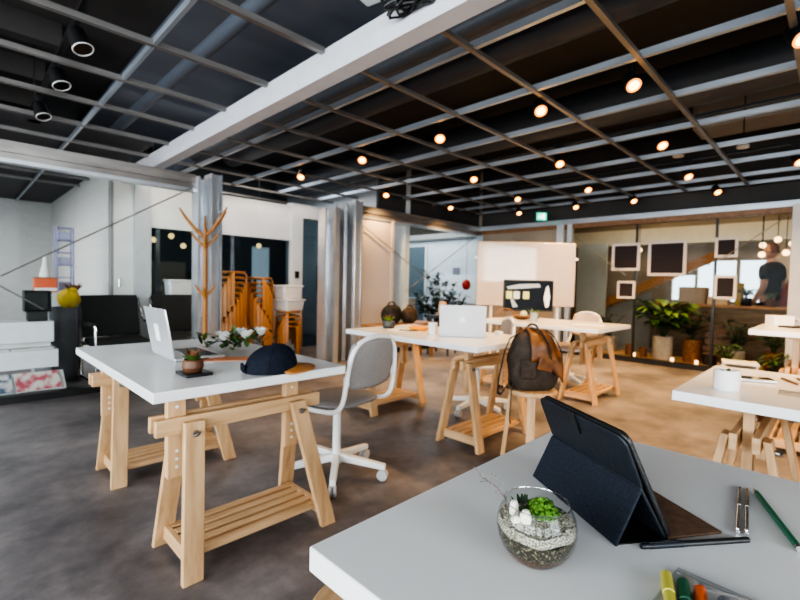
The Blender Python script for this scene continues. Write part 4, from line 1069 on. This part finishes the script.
for k in range(12):
    z = .1 + k * .14; q = [(-.075, -.075, z), (.075, -.075, z), (.075, .075, z), (-.075, .075, z)]; b.tube(q, .006, 6, True)
    for s in (-.04, 0, .04): b.cyl((s, -.075, z), (s, .075, z), .004, n=6)
b.build('wire_frame', lilac, lr)
for z in (.94, 1.22, 1.50): MB().box(0, 0, z + .045, .12, .12, .09).build('hung_goods', mat('lilac_goods', (.42, .41, .56), .6), lr, bevel=.01)
bn = thing('felt_bin', 'grey felt bin with handles under the yellow bag', 'bin', (.83, 5.79, 0))
MB().lathe([(0, 0), (.11, 0), (.135, .77), (.128, .77), (.105, .01), (0, .01)], n=24).build('bin_body', grey_bin, bn)
MB().tube(arc((0, -.13, .46), .05, PI, 2 * PI, 8, (1, 0, 0), (0, 0, 1)), .008, 6).build('handle', grey_bin, bn)
yb = thing('yellow_bag', 'crumpled yellow bag piled on the grey bin', 'bag', (.87, 5.79, .765)); yb.scale = (.62, .62, .85)
b = blob(lambda a, c: V((.15 * math.cos(2 * PI * a) * math.sin(PI * c) * (1 + .18 * math.sin(5 * a * 6.28)), .12 * math.sin(2 * PI * a) * math.sin(PI * c), .11 - .11 * math.cos(PI * c) + .02 * math.sin(8 * a * 6.28 + 6 * c))), 28, 12)
b.build('bag_body', yellow_m, yb, ang=80); MB().tube(arc((.05, 0, .17), .07, 0, PI, 8, (1, 0, 0), (0, 0, 1)), .01, 6).build('bag_handle', yellow_m, yb)
fv = thing('dried_flowers', 'brown dried flowers in a jar behind the yellow bag', 'flowers', (.94, 6.02, 0))
MB().lathe([(0, 0), (.09, 0), (.09, .80), (0, .80)], n=16).build('plinth', acrylic, fv)
MB().lathe([(0, .80), (.045, .80), (.05, .90), (.035, .92), (0, .90)], n=16).build('jar', mat('jar_dark', (.08, .05, .04), .4), fv)
b = MB(); leafy(b, (0, 0, .90), 26, .17, .04, 1.7, 1, .2); b.build('dried_leaves', mat('dried_rust', (.25, .11, .06), .7, 0, (.10, .07, .05), (20, 20, 20)), fv)

# ------------------------------------------------------------------ bench with bags and plants bay
bc = thing('low_bench', 'low brown bench below the pale panel behind the middle desk', 'bench', (4.62, 4.55, 0))
MB().box(0, 0, .50, 1.25, .34, .035).build('bench_top', brownwood, bc, bevel=.004)
for sx in (-1, 1):
    for sy in (-1, 1): MB().box(sx * .56, sy * .12, .2415, .045, .045, .483).build('leg', brownwood, bc, bevel=.003)
def lump(name, label, loc, sx, sy, sz, m, m2):
    t = thing(name, label, 'bag', loc)
    b = blob(lambda a, c: V((sx * math.cos(2 * PI * a) * math.sin(PI * c) ** .6 * (1 + .16 * math.sin(3 * a * 6.283 + 4 * c) + .08 * math.sin(7 * a * 6.283 - 5 * c)), sy * math.sin(2 * PI * a) * math.sin(PI * c) ** .6 * (1 + .15 * math.sin(4 * a * 6.283 + 6 * c)), sz - sz * math.cos(PI * c) + .012 * math.sin(5 * a * 6.28))), 28, 12)
    b.build('bag_body', m, t, ang=80)
    MB().tube(arc((0, 0, sz * 1.8), sx * .5, 0, PI, 8, (1, 0, 0), (0, 0, 1)), .01, 6).build('bag_strap', m2, t)
lump('shoulder_bag', 'black slouchy bag on the low brown bench', (4.42, 4.55, .518), .16, .12, .13, black_fabric, black_plastic)
lump('shoulder_bag', 'brown leather bag beside the black one on the bench', (4.74, 4.50, .518), .13, .10, .11, brown_canvas, tan_leather)
bs = thing('black_side_table', 'black square metal side table behind the middle laptop', 'side table', (5.45, 4.45, 0), .3)
MB().box(0, 0, .60, .36, .36, .02).build('table_top', black_plastic, bs, bevel=.003)
for sx in (-1, 1):
    for sy in (-1, 1): MB().box(sx * .165, sy * .165, .295, .024, .024, .59).build('leg', black_plastic, bs)
MB().tube([(-.165, -.165, .40), (.165, -.165, .40), (.165, .165, .40), (-.165, .165, .40)], .010, 6, True).build('stretcher', black_plastic, bs)
tl = thing('table_lamp', 'tan wooden lamp on the black side table', 'lamp', (5.45, 4.45, .61))
MB().box(0, 0, .012, .12, .12, .024).build('base', oak_x, tl, bevel=.003); MB().lathe([(.04, .024), (.075, .03), (.055, .22), (.04, .22)], n=20).build('lamp_shade', mat('tan_shade', (.55, .36, .24), .7), tl)
def pot_plant(label, x, y, z, r, h, pm, lm, n, ln, w, up, stems=5, spread=1, droop=.4, name='potted_plant', tall=.3):
    t = cyl_pot(name, label, x, y, z, r, h, pm, True)
    sb = MB(); lb = MB()
    for k in range(stems):
        a = k * 2.4 + .3; l = tall * rnd.uniform(.6, 1.1); tip = V((math.cos(a) * l * .45 * spread, math.sin(a) * l * .45 * spread, h * .85 + l))
        sb.tube([V((0, 0, h * .83)), V((tip.x * .4, tip.y * .4, h * .85 + l * .6)), tip], .006, 6)
        for j in range(n // stems):
            q = rnd.uniform(.35, 1); p = V((tip.x * q, tip.y * q, h * .85 + l * q)); e = rnd.uniform(0, 2 * PI)
            lb.leaf(p, (math.cos(e) * spread, math.sin(e) * spread, up + rnd.uniform(-.3, .4)), ln * rnd.uniform(.7, 1.2), w * rnd.uniform(.8, 1.2), droop)
    sb.build('stems', leaf_d, t); lb.build('foliage', lm, t)
    return t
# plants in the glazed bay
pot_plant('bushy dark plant left of the red one in the glazed bay', 6.35, 5.5, 0, .16, .34, mat('bay_pot', (.35, .36, .37), .5), leaf_d, 150, .19, .09, .5, 8, 1, .4, tall=.62)
pot_plant('tall dark plant in the middle of the glazed bay', 7.05, 5.8, 0, .14, .40, black_plastic, leaf_d, 150, .18, .085, .6, 7, .8, .4, tall=.95)
pot_plant('thin leafy plant near the steel post in the glazed bay', 7.5, 5.75, 0, .12, .45, wall_white, leaf_d, 50, .17, .07, .6, 5, .9, .4, tall=.60)
rbx = thing('red_lantern', 'red paper lantern hanging near the steel corner post', 'lantern', (7.55, 5.55, 1.02))
MB().ball((0, 0, .08), .09, (1, 1, 1.25), 16).build('shade', red_m, rbx); MB().cyl((0, 0, .19), (0, 0, 1.3), .003).build('cord', black_plastic, rbx)
pb = thing('wall_poster', 'small dark poster on the white wall of the glazed bay', 'poster', (8.585, 6.62, 1.37))
MB().box(0, 0, 0, .012, .20, .27).build('sheet', mat('poster_grey', (.22, .22, .26), .6), pb)
nt_ = thing('display_board', 'bright white pinboard low on the wall of the glazed bay', 'board', (8.57, 6.55, 1.0))
MB().box(0, 0, 0, .03, 1.25, .66).build('board', mat('bright_board', (.85, .88, .90), .5), nt_)
for i, (y, z, c) in enumerate(((.42, .1, (.2, .2, .22)), (.1, -.1, (.25, .3, .35)), (-.3, .05, (.15, .17, .2)))): MB().box(-.018, y, z, .004, .14, .1).build('pinned_picture', mat('pin_%d' % i, c, .6), nt_)
cab = thing('bay_cabinet', 'pale blue cabinet under the stair rail in the glazed bay', 'cabinet', (6.45, 6.6, 0))
MB().box(0, 0, .40, .9, .45, .80).build('cabinet_body', wall_cool, cab, bevel=.006)
MB().box(-.22, -.228, .41, .40, .012, .70).build('door', wall_cool, cab, bevel=.003); MB().box(.22, -.228, .41, .40, .012, .70).build('door', wall_cool, cab, bevel=.003)
hr = thing('hand_rail', 'white bent hand rail behind the pale panel in the glazed bay', 'hand rail', (6.0, 6.0, 0))
MB().tube([(0, 0, 0), (0, 0, .85), (.06, .0, .93), (.30, .25, 1.02), (.36, .3, 1.02)], .03, 10).tube([(.36, .3, 1.02), (.36, .3, 0)], .03, 10).build('rail', white_metal, hr)

# ------------------------------------------------------------------ framed boards hanging on the right glass wall
fr_i = 0
for (y0, y1, z0, z1, lb) in ((2.125, 2.525, 1.365, 1.78, 'square framed letter board, upper of the two nearest the whiteboard'), (1.535, 2.02, 1.29, 1.79, 'largest framed letter board on the glass wall'),
        (.965, 1.215, 1.535, 1.80, 'framed letter board right of the black mullion, upper one'), (.96, 1.205, .985, 1.30, 'framed letter board right of the black mullion, lower one'),
        (2.175, 2.43, .945, 1.21, 'smallest framed letter board, below the square one')):
    w, h_ = y1 - y0, z1 - z0; t = thing('framed_board', lb, 'framed board', (7.165, (y0 + y1) / 2, (z0 + z1) / 2), 0, 'framed boards on the glass wall')
    e = .040 if w > .3 else .034
    b = MB()
    b.box(0, -w / 2 + e / 2, 0, .024, e, h_).box(0, w / 2 - e / 2, 0, .024, e, h_).box(0, 0, h_ / 2 - e / 2, .024, w - 2 * e, e).box(0, 0, -h_ / 2 + e / 2, .024, w - 2 * e, e)
    b.build('frame', frame_white, t, bevel=.002)
    MB().box(.004, 0, 0, .010, w - 2 * e, h_ - 2 * e).build('board', frame_dark, t)

# ------------------------------------------------------------------ plants and things behind the right glass wall
LZ = .055
bp_ = pot_plant('big leafy plant in a tall concrete pot behind the right glass wall', 7.52, 1.87, LZ, .135, .34, grey_concrete, leaf_g, 130, .24, .11, .6, 9, 1.5, .5, tall=.55)
lb = MB()
for k in range(30):
    a = k * 2.4; lb.leaf((math.cos(a) * .16, math.sin(a) * .26, .76 + rnd.uniform(-.08, .08)), (math.cos(a) * .6 - .3, math.sin(a), .35), .24, .12, .5)
lb.build('bright_foliage', leaf_b, bp_)
pot_plant('plant in a tall brown wicker basket, right of the big leafy plant', 7.52, 1.49, LZ, .115, .33, wicker, leaf_d, 60, .17, .06, .7, 6, 1.2, .4, tall=.40)
cyl_pot('brown_pot', 'small brown glazed pot, left of its twin by the glass wall', 7.5, 2.32, LZ, .062, .17, terracotta)
cyl_pot('brown_pot', 'small brown glazed pot, right of its twin by the glass wall', 7.5, 2.13, LZ, .055, .14, terracotta)
cyl_pot('black_pot', 'small round black pot beside the black mullion', 7.5, 1.27, LZ, .085, .13, black_plastic)
pot_plant('dark broad-leaved plant left of the brown pots behind the glass', 7.75, 2.72, LZ, .11, .25, grey_concrete, leaf_d, 24, .20, .10, .5, 5, 1.2, .5, tall=.42)
b_ = pot_plant('green fern-like plant on the floor behind the right desk', 6.85, .98, 0, .10, .18, grey_concrete, leaf_g, 60, .15, .035, .7, 8, 1.1, .5, tall=.24)
pot_plant('trailing green plant on the floor beyond the raised desk', 6.95, .52, 0, .10, .16, black_plastic, leaf_g, 40, .15, .04, .5, 6, 1.2, .6, tall=.22)
pot_plant('dark bushy plant on the counter left of the man', 8.35, 1.0, .88, .07, .12, black_plastic, leaf_d, 36, .12, .05, .5, 6, 1.2, .5, tall=.16)
pot_plant('small mixed plant on the counter in front of the man', 8.35, .72, .88, .07, .10, terracotta, leaf_g, 30, .11, .04, .5, 5, 1.3, .5, tall=.12)
for i, (y, x) in enumerate(((2.235, 7.42), (1.70, 7.36), (1.40, 7.36))):
    t = thing('tealight', 'small glowing candle on the ledge, %s of three' % ('left', 'middle', 'right')[i], 'candle', (x, y, LZ), 0, 'candles on the glass wall ledge')
    MB().lathe([(0, 0), (.022, 0), (.022, .05), (.018, .052), (0, .05)], n=16).build('wax', lamp_soft if i else lamp_soft, t); MB().cyl((0, 0, .05), (0, 0, .06), .002).build('wick', black_plastic, t)
pot_plant('dark leafy plant on the ledge right of the black mullion', 7.62, .98, LZ, .09, .22, grey_concrete, leaf_d, 60, .17, .06, .5, 6, 1.1, .5, tall=.42)
pot_plant('mid green plant in a wicker pot on the ledge near the pale column', 7.66, .60, LZ, .10, .24, wicker, leaf_g, 60, .18, .05, .6, 6, 1.1, .5, tall=.36)
for i, (z, w) in enumerate(((0.0, .44), (.30, .40))):
    t = thing('slatted_crate', ('brown wooden crate on the floor before the counter, lower one', 'brown wooden crate before the counter, stacked upper one')[i], 'crate', (8.02, 1.22, z + .001), .1)
    for sx in (-1, 1):
        for k in range(3): MB().box(sx * .14, 0, .05 + k * .095, .012, w, .075).build('slat', brownwood, t, bevel=.002)
        for k in range(3): MB().box(0, sx * (w / 2 - .006), .05 + k * .095, .27, .012, .075).build('slat', brownwood, t, bevel=.002)
    MB().box(0, 0, .008, .28, w - .02, .014).build('bottom', brownwood, t)
for i, (y, z, lb) in enumerate(((.895, 1.82, 'highest left'), (.880, 1.66, 'lowest left'), (.70, 1.88, 'middle'), (.545, 1.83, 'highest right'), (.60, 1.68, 'lowest right'), (2.60, 1.79, 'beside the square letter board'))):
    t = thing('globe_lamp', 'small warm globe lamp beyond the glass wall, ' + lb, 'lamp', (8.92 if i in (0, 3) else 8.7, y, z), 0, 'globe lamps beyond the glass wall')
    MB().ball((0, 0, 0), .045, n=16).build('globe', lamp_soft, t); MB().cyl((0, 0, .03), (0, 0, 3.3 - z), .005, n=6).build('cord', black_plastic, t)
ct = thing('wooden_counter', 'wooden counter beyond the right glass wall, below the windows', 'counter', (8.45, 1.35, 0))
MB().box(0, 0, .86, .5, 1.7, .04).build('counter_top', oak_x, ct, bevel=.004); MB().box(.02, 0, .42, .42, 1.64, .84).build('counter_body', mat('counter_wood', (.19, .12, .065), .6, 0, (.12, .072, .04), (20, 3, 20)), ct)
cbx = thing('cardboard_box', 'brown cardboard box on the counter, left of the black mullion', 'box', (8.42, 1.68, .88)); MB().box(0, 0, .13, .30, .36, .26).build('box_body', cardboard, cbx, bevel=.003); MB().box(-.08, 0, .262, .14, .36, .004).build('box_flap', cardboard, cbx)
mu = thing('mustard_file', 'mustard yellow upright file on the counter by the windows', 'file', (8.42, 1.09, .88)); MB().box(0, 0, .17, .2, .085, .34).build('file_body', mustard, mu, bevel=.004); MB().cyl((-.101, 0, .22), (-.104, 0, .22), .018).build('finger_hole', black_plastic, mu)
cx_ = thing('wooden_crate', 'low pale wooden crate on the counter under the lower letter board', 'crate', (8.40, 1.34, .88)); MB().box(0, 0, .06, .26, .26, .12).build('crate_body', wood_x, cx_, bevel=.004)
ss = thing('staircase', 'wooden staircase rising to the right behind the glass wall', 'staircase', (9.0, 4.3, 0))
def stp(y): return max(0, (3.9 - y) * .50 + .50)
for s in (-.02,):
    b = MB(); ya, yb = 4.85, 1.35; th = .17
    b.poly([V((s, ya - 4.3, stp(ya) - th * .6)), V((s, yb - 4.3, stp(yb) - th * .6)), V((s, yb - 4.3, stp(yb) + th * .4)), V((s, ya - 4.3, stp(ya) + th * .4))], (.05, 0, 0)); b.build('stringer', oak_x if s < 0 else brownwood, ss)
for k in range(13):
    y = 4.75 - k * .27; MB().box(.20, y - 4.3, stp(y), .40, .25, .035).build('tread', brownwood, ss)
ln_ = thing('stair_shade_panel', 'dark slanted panel standing for the shade under the staircase', 'panel', (9.05, 3.2, 0))
MB().poly([V((.02, -.72, 0)), V((.02, .4, 0)), V((.02, .4, .50)), V((.02, -.72, 1.05))], (.04, 0, 0)).build('panel', wall_grey, ln_)  # flat panel put in as the shade below the stairs
wc = thing('slatted_rack', 'low white slatted rack behind the right desk', 'rack', (6.45, .80, 0), .2)
for k in range(4): MB().box(0, 0, .07 + k * .065, .30, .34, .018).build('slat_shelf', white_metal, wc, bevel=.003)
for sx in (-1, 1):
    for sy in (-1, 1): MB().cyl((sx * .13, sy * .15, 0), (sx * .13, sy * .15, .28), .010).build('leg', white_metal, wc)
rc = thing('clothes_stand', 'thin black clothes stand right of the man beyond the glass', 'stand', (8.9, .40, 0))
MB().cyl((0, 0, 0), (0, 0, 1.40), .012).build('pole', black_plastic, rc); MB().cyl((0, 0, 0), (0, 0, .02), .14).build('base', black_plastic, rc)
jk = thing('jacket', 'red-brown jacket hanging on the stand right of the man', 'jacket', (8.9, .40, .60))
def jfn(a, c):
    r = .19 - .05 * c ** 2 if c < .9 else .14 * (1 - c) * 7 + .02
    return V((r * .55 * math.cos(2 * PI * a) * (1 + .08 * math.sin(6 * 2 * PI * a)), r * math.sin(2 * PI * a), .74 * c))
g = MB().grid(jfn, 28, 14); bmesh.ops.remove_doubles(g.bm, verts=g.bm.verts[:], dist=1e-4); g.build('jacket_body', mat('red_brown_cloth', (.22, .045, .03), .85), jk, ang=80)
for s in (-1, 1): MB().tube([(0, s * .13, .66), (0, s * .20, .50), (-.02, s * .22, .22), (-.02, s * .215, .10)], [.05, .05, .045, .042], 12).build('sleeve', MATS['red_brown_cloth'], jk)

# ------------------------------------------------------------------ the man beyond the glass
def skinned(name, joints, edges, m, parent, sub=2):
    me = bpy.data.meshes.new(name); me.from_pydata([j[0] for j in joints], edges, []); o = bpy.data.objects.new(name, me); C.objects.link(o); o.parent = parent
    md = o.modifiers.new('skin', 'SKIN'); md.use_smooth_shade = True
    for i, v in enumerate(me.skin_vertices[0].data):
        r = joints[i][1]; v.radius = (r, r) if not isinstance(r, tuple) else r; v.use_root = (i == 0)
    s = o.modifiers.new('sub', 'SUBSURF'); s.levels = sub; s.render_levels = sub
    me.materials.append(m); return o
mn = thing('person', 'man in a dark navy t-shirt standing beyond the right glass wall', 'person', (9.1, .79, 0), math.radians(160)); mn.scale = (1.12, 1.12, 1.05)
# body faces local -y; one continuous skinned figure
J = [((0, 0, .95), (.15, .105)), ((0, 0, 1.10), (.145, .10)), ((0, .01, 1.28), (.165, .11)), ((0, .01, 1.40), (.13, .085)), ((0, 0, 1.49), .058), ((0, -.01, 1.55), .055),
     ((.09, 0, .86), .088), ((.10, -.01, .48), .058), ((.10, .015, .10), .042), ((.10, -.10, .045), .036), ((-.09, 0, .86), .088), ((-.10, -.01, .48), .058), ((-.10, .015, .10), .042), ((-.10, -.10, .045), .036),
     ((.19, .01, 1.40), .062), ((.24, .03, 1.12), .045), ((.23, -.08, .90), .033), ((.225, -.10, .84), .034),
     ((-.19, .01, 1.40), .062), ((-.25, .02, 1.13), .045), ((-.22, -.10, .92), .033), ((-.215, -.13, .86), .034)]
Ed = [(0, 1), (1, 2), (2, 3), (3, 4), (4, 5), (0, 6), (6, 7), (7, 8), (8, 9), (0, 10), (10, 11), (11, 12), (12, 13), (3, 14), (14, 15), (15, 16), (16, 17), (3, 18), (18, 19), (19, 20), (20, 21)]
body_o = skinned('body', J, Ed, skin, mn)
hd = MB()
def head(a, c):
    t = PI * c; th = 2 * PI * a
    z = -math.cos(t); r = math.sin(t)
    x = .074 * r * math.cos(th); y = .093 * r * math.sin(th)
    if z < 0: x *= 1 - .28 * (-z) ** 1.5; y = y * (1 - .15 * -z) - .012 * -z
    face = max(0, -math.sin(th)) ** 8
    y -= .018 * face * math.exp(-((z + .15) / .18) ** 2) * (r > .3)       # nose
    y += .007 * math.exp(-((z - .08) / .10) ** 2) * (math.exp(-((math.cos(th) - .42) / .15) ** 2) + math.exp(-((math.cos(th) + .42) / .15) ** 2)) * (math.sin(th) < 0)
    y -= .004 * face * math.exp(-((z + .5) / .10) ** 2)
    return V((x, y - .012, 1.655 + .118 * z))
g = MB().grid(head, 36, 24); bmesh.ops.remove_doubles(g.bm, verts=g.bm.verts[:], dist=1e-4)
ho = g.build('head', skin, mn, ang=180)
for s in (-1, 1):
    MB().ball((s * .075, .005, 1.65), .026, (.35, .7, 1.15), 10).build('ear', skin, ho)
    MB().ball((s * .031, -.094, 1.668), .0095, (1, .6, .7), 8).build('eye', paper, ho)
MB().box(0, -.108, 1.595, .042, .006, .008).build('mouth', mat('lips', (.30, .12, .09), .6), ho, bevel=.002)
hb = MB().grid(lambda a, c: (lambda p: V((p.x * 1.045, (p.y + .012) * 1.045 - .010, 1.655 + (p.z - 1.655) * 1.04)))(head(.02 + .46 * a if c < .62 else a, .40 + .60 * c)), 30, 14)
hb.build('hair', hair_m, ho, ang=180)
# clothing
TS = [((0, .0, .84), (.178, .128)), ((0, .0, 1.08), (.168, .120)), ((0, .01, 1.28), (.178, .122)), ((0, .01, 1.41), (.135, .092)), ((0, 0, 1.495), (.062, .060)),
      ((.195, .01, 1.40), .075), ((.235, .025, 1.20), .062), ((-.195, .01, 1.40), .075), ((-.24, .015, 1.20), .062)]
skinned('t_shirt', TS, [(0, 1), (1, 2), (2, 3), (3, 4), (3, 5), (5, 6), (3, 7), (7, 8)], shirt_m, mn)
TR = [((0, 0, .93), (.155, .11)), ((.09, 0, .84), .098), ((.10, -.01, .48), .072), ((.10, .012, .09), .060), ((-.09, 0, .84), .098), ((-.10, -.01, .48), .072), ((-.10, .012, .09), .060)]
skinned('trousers', TR, [(0, 1), (1, 2), (2, 3), (0, 4), (4, 5), (5, 6)], trouser_m, mn)
for s in (-1, 1):
    MB().ball((s * .10, -.045, .04), .055, (.85, 2.3, .72), 14).build('shoe', black_plastic, mn)
for (w0, s) in ((V((.225, -.10, .84)), 1), (V((-.215, -.13, .86)), -1)):
    for k in range(4):
        o_ = V((0, -.018 + k * -.0 + (k - 1.5) * .017, -.035)); p = w0 + o_; l = (.062, .072, .068, .052)[k]
        MB().tube([p, p + V((-s * .004, -.004, -l * .45)), p + V((-s * .014, -.010, -l * .8)), p + V((-s * .024, -.014, -l))], [.0095, .009, .008, .006], 8).build('finger', skin, mn)
    p = w0 + V((0, -.028, -.01)); MB().tube([p, p + V((-s * .008, -.022, -.022)), p + V((-s * .014, -.028, -.048))], [.011, .0095, .007], 8).build('thumb', skin, mn)

# ------------------------------------------------------------------ daylight and added room fills
def area(name, loc, rot, sx, sy, e, col):
    ld = bpy.data.lights.new(name, 'AREA'); ld.shape = 'RECTANGLE'; ld.size = sx; ld.size_y = sy; ld.energy = e; ld.color = col
    o = bpy.data.objects.new(name, ld); C.objects.link(o); o.location = loc; o.rotation_euler = rot; return o
for (a, b_, c, d) in LWIN:
    area('window_daylight', (-4.25, (a + b_) / 2, (c + d) / 2), (0, -PI / 2, 0), d - c, b_ - a, 135 * (b_ - a) / 2.2, (.95, .97, 1))
for (a, b_, c, d) in BWIN:
    area('window_daylight', ((a + b_) / 2, -4.75, (c + d) / 2), (PI / 2, 0, 0), b_ - a, d - c, 120 * (b_ - a) / 2.2, (.92, .96, 1))
area('bay_fill', (7.4, 7.4, 3.0), (0, 0, 0), 1.6, 2.4, 70, (.86, .94, 1))  # added fill without a fixture, brightens the bay walls
area('room_beyond_fill', (8.6, 1.8, 3.1), (0, 0, 0), 1.2, 3.5, 34, (1, .76, .48))  # unseen warm fill for the space beyond the glass wall
area('side_room_fill', (-.9, 8.0, 2.40), (0, 0, 0), 1.2, 2.5, 75, (.95, .97, 1))  # added in place of a window to light the left room
area('entry_fill', (2.6, 5.5, 3.1), (.35, 0, 0), 2.4, .5, 42, (1, .90, .80))  # added fill that lifts the wall behind the coat stand
area('dark_room_fill', (3.2, 7.4, 3.0), (0, 0, 0), 1.6, .8, 26, (.8, .9, 1))  # added fill that lightens the room behind the interior window
w = bpy.data.worlds.new('World'); bpy.context.scene.world = w; w.use_nodes = True
bg = w.node_tree.nodes['Background']; bg.inputs[0].default_value = (.80, .90, 1, 1); bg.inputs[1].default_value = 1.6

# ------------------------------------------------------------------ camera
cam = bpy.data.cameras.new('camera'); co = bpy.data.objects.new('camera', cam); C.objects.link(co)
f = 444.04; yaw, pi_, ro = (math.radians(x) for x in (45.25, 2.16, 1.29))
cy, sy, cp_, sp, cr_, sr = math.cos(yaw), math.sin(yaw), math.cos(pi_), math.sin(pi_), math.cos(ro), math.sin(ro)
Rw = Matrix(((1, 0, 0), (0, 0, -1), (0, 1, 0))); Ry = Matrix(((cy, 0, -sy), (0, 1, 0), (sy, 0, cy))); Rp = Matrix(((1, 0, 0), (0, cp_, -sp), (0, sp, cp_))); Rr = Matrix(((cr_, -sr, 0), (sr, cr_, 0), (0, 0, 1)))
Mx = Rr @ Rp @ Ry @ Rw
r, d_, fw = Mx[0], Mx[1], Mx[2]
M4 = Matrix(((r[0], -d_[0], -fw[0], 0), (r[1], -d_[1], -fw[1], 0), (r[2], -d_[2], -fw[2], 1.10), (0, 0, 0, 1)))
co.matrix_world = M4
cam.sensor_width = 36; cam.lens = f / 800 * 36; cam.clip_start = .02; cam.clip_end = 60
cam.dof.use_dof = True; cam.dof.focus_distance = .78; cam.dof.aperture_fstop = 5.0
sc = bpy.context.scene; sc.camera = co
sc.view_settings.view_transform = 'AgX'; sc.view_settings.look = 'AgX - High Contrast'; sc.view_settings.exposure = 0.5
cyc = sc.cycles
cyc.max_bounces = 7; cyc.diffuse_bounces = 4; cyc.glossy_bounces = 4; cyc.transparent_max_bounces = 16; cyc.transmission_bounces = 4
cyc.caustics_reflective = False; cyc.caustics_refractive = False; cyc.sample_clamp_indirect = 5; cyc.use_denoising = True
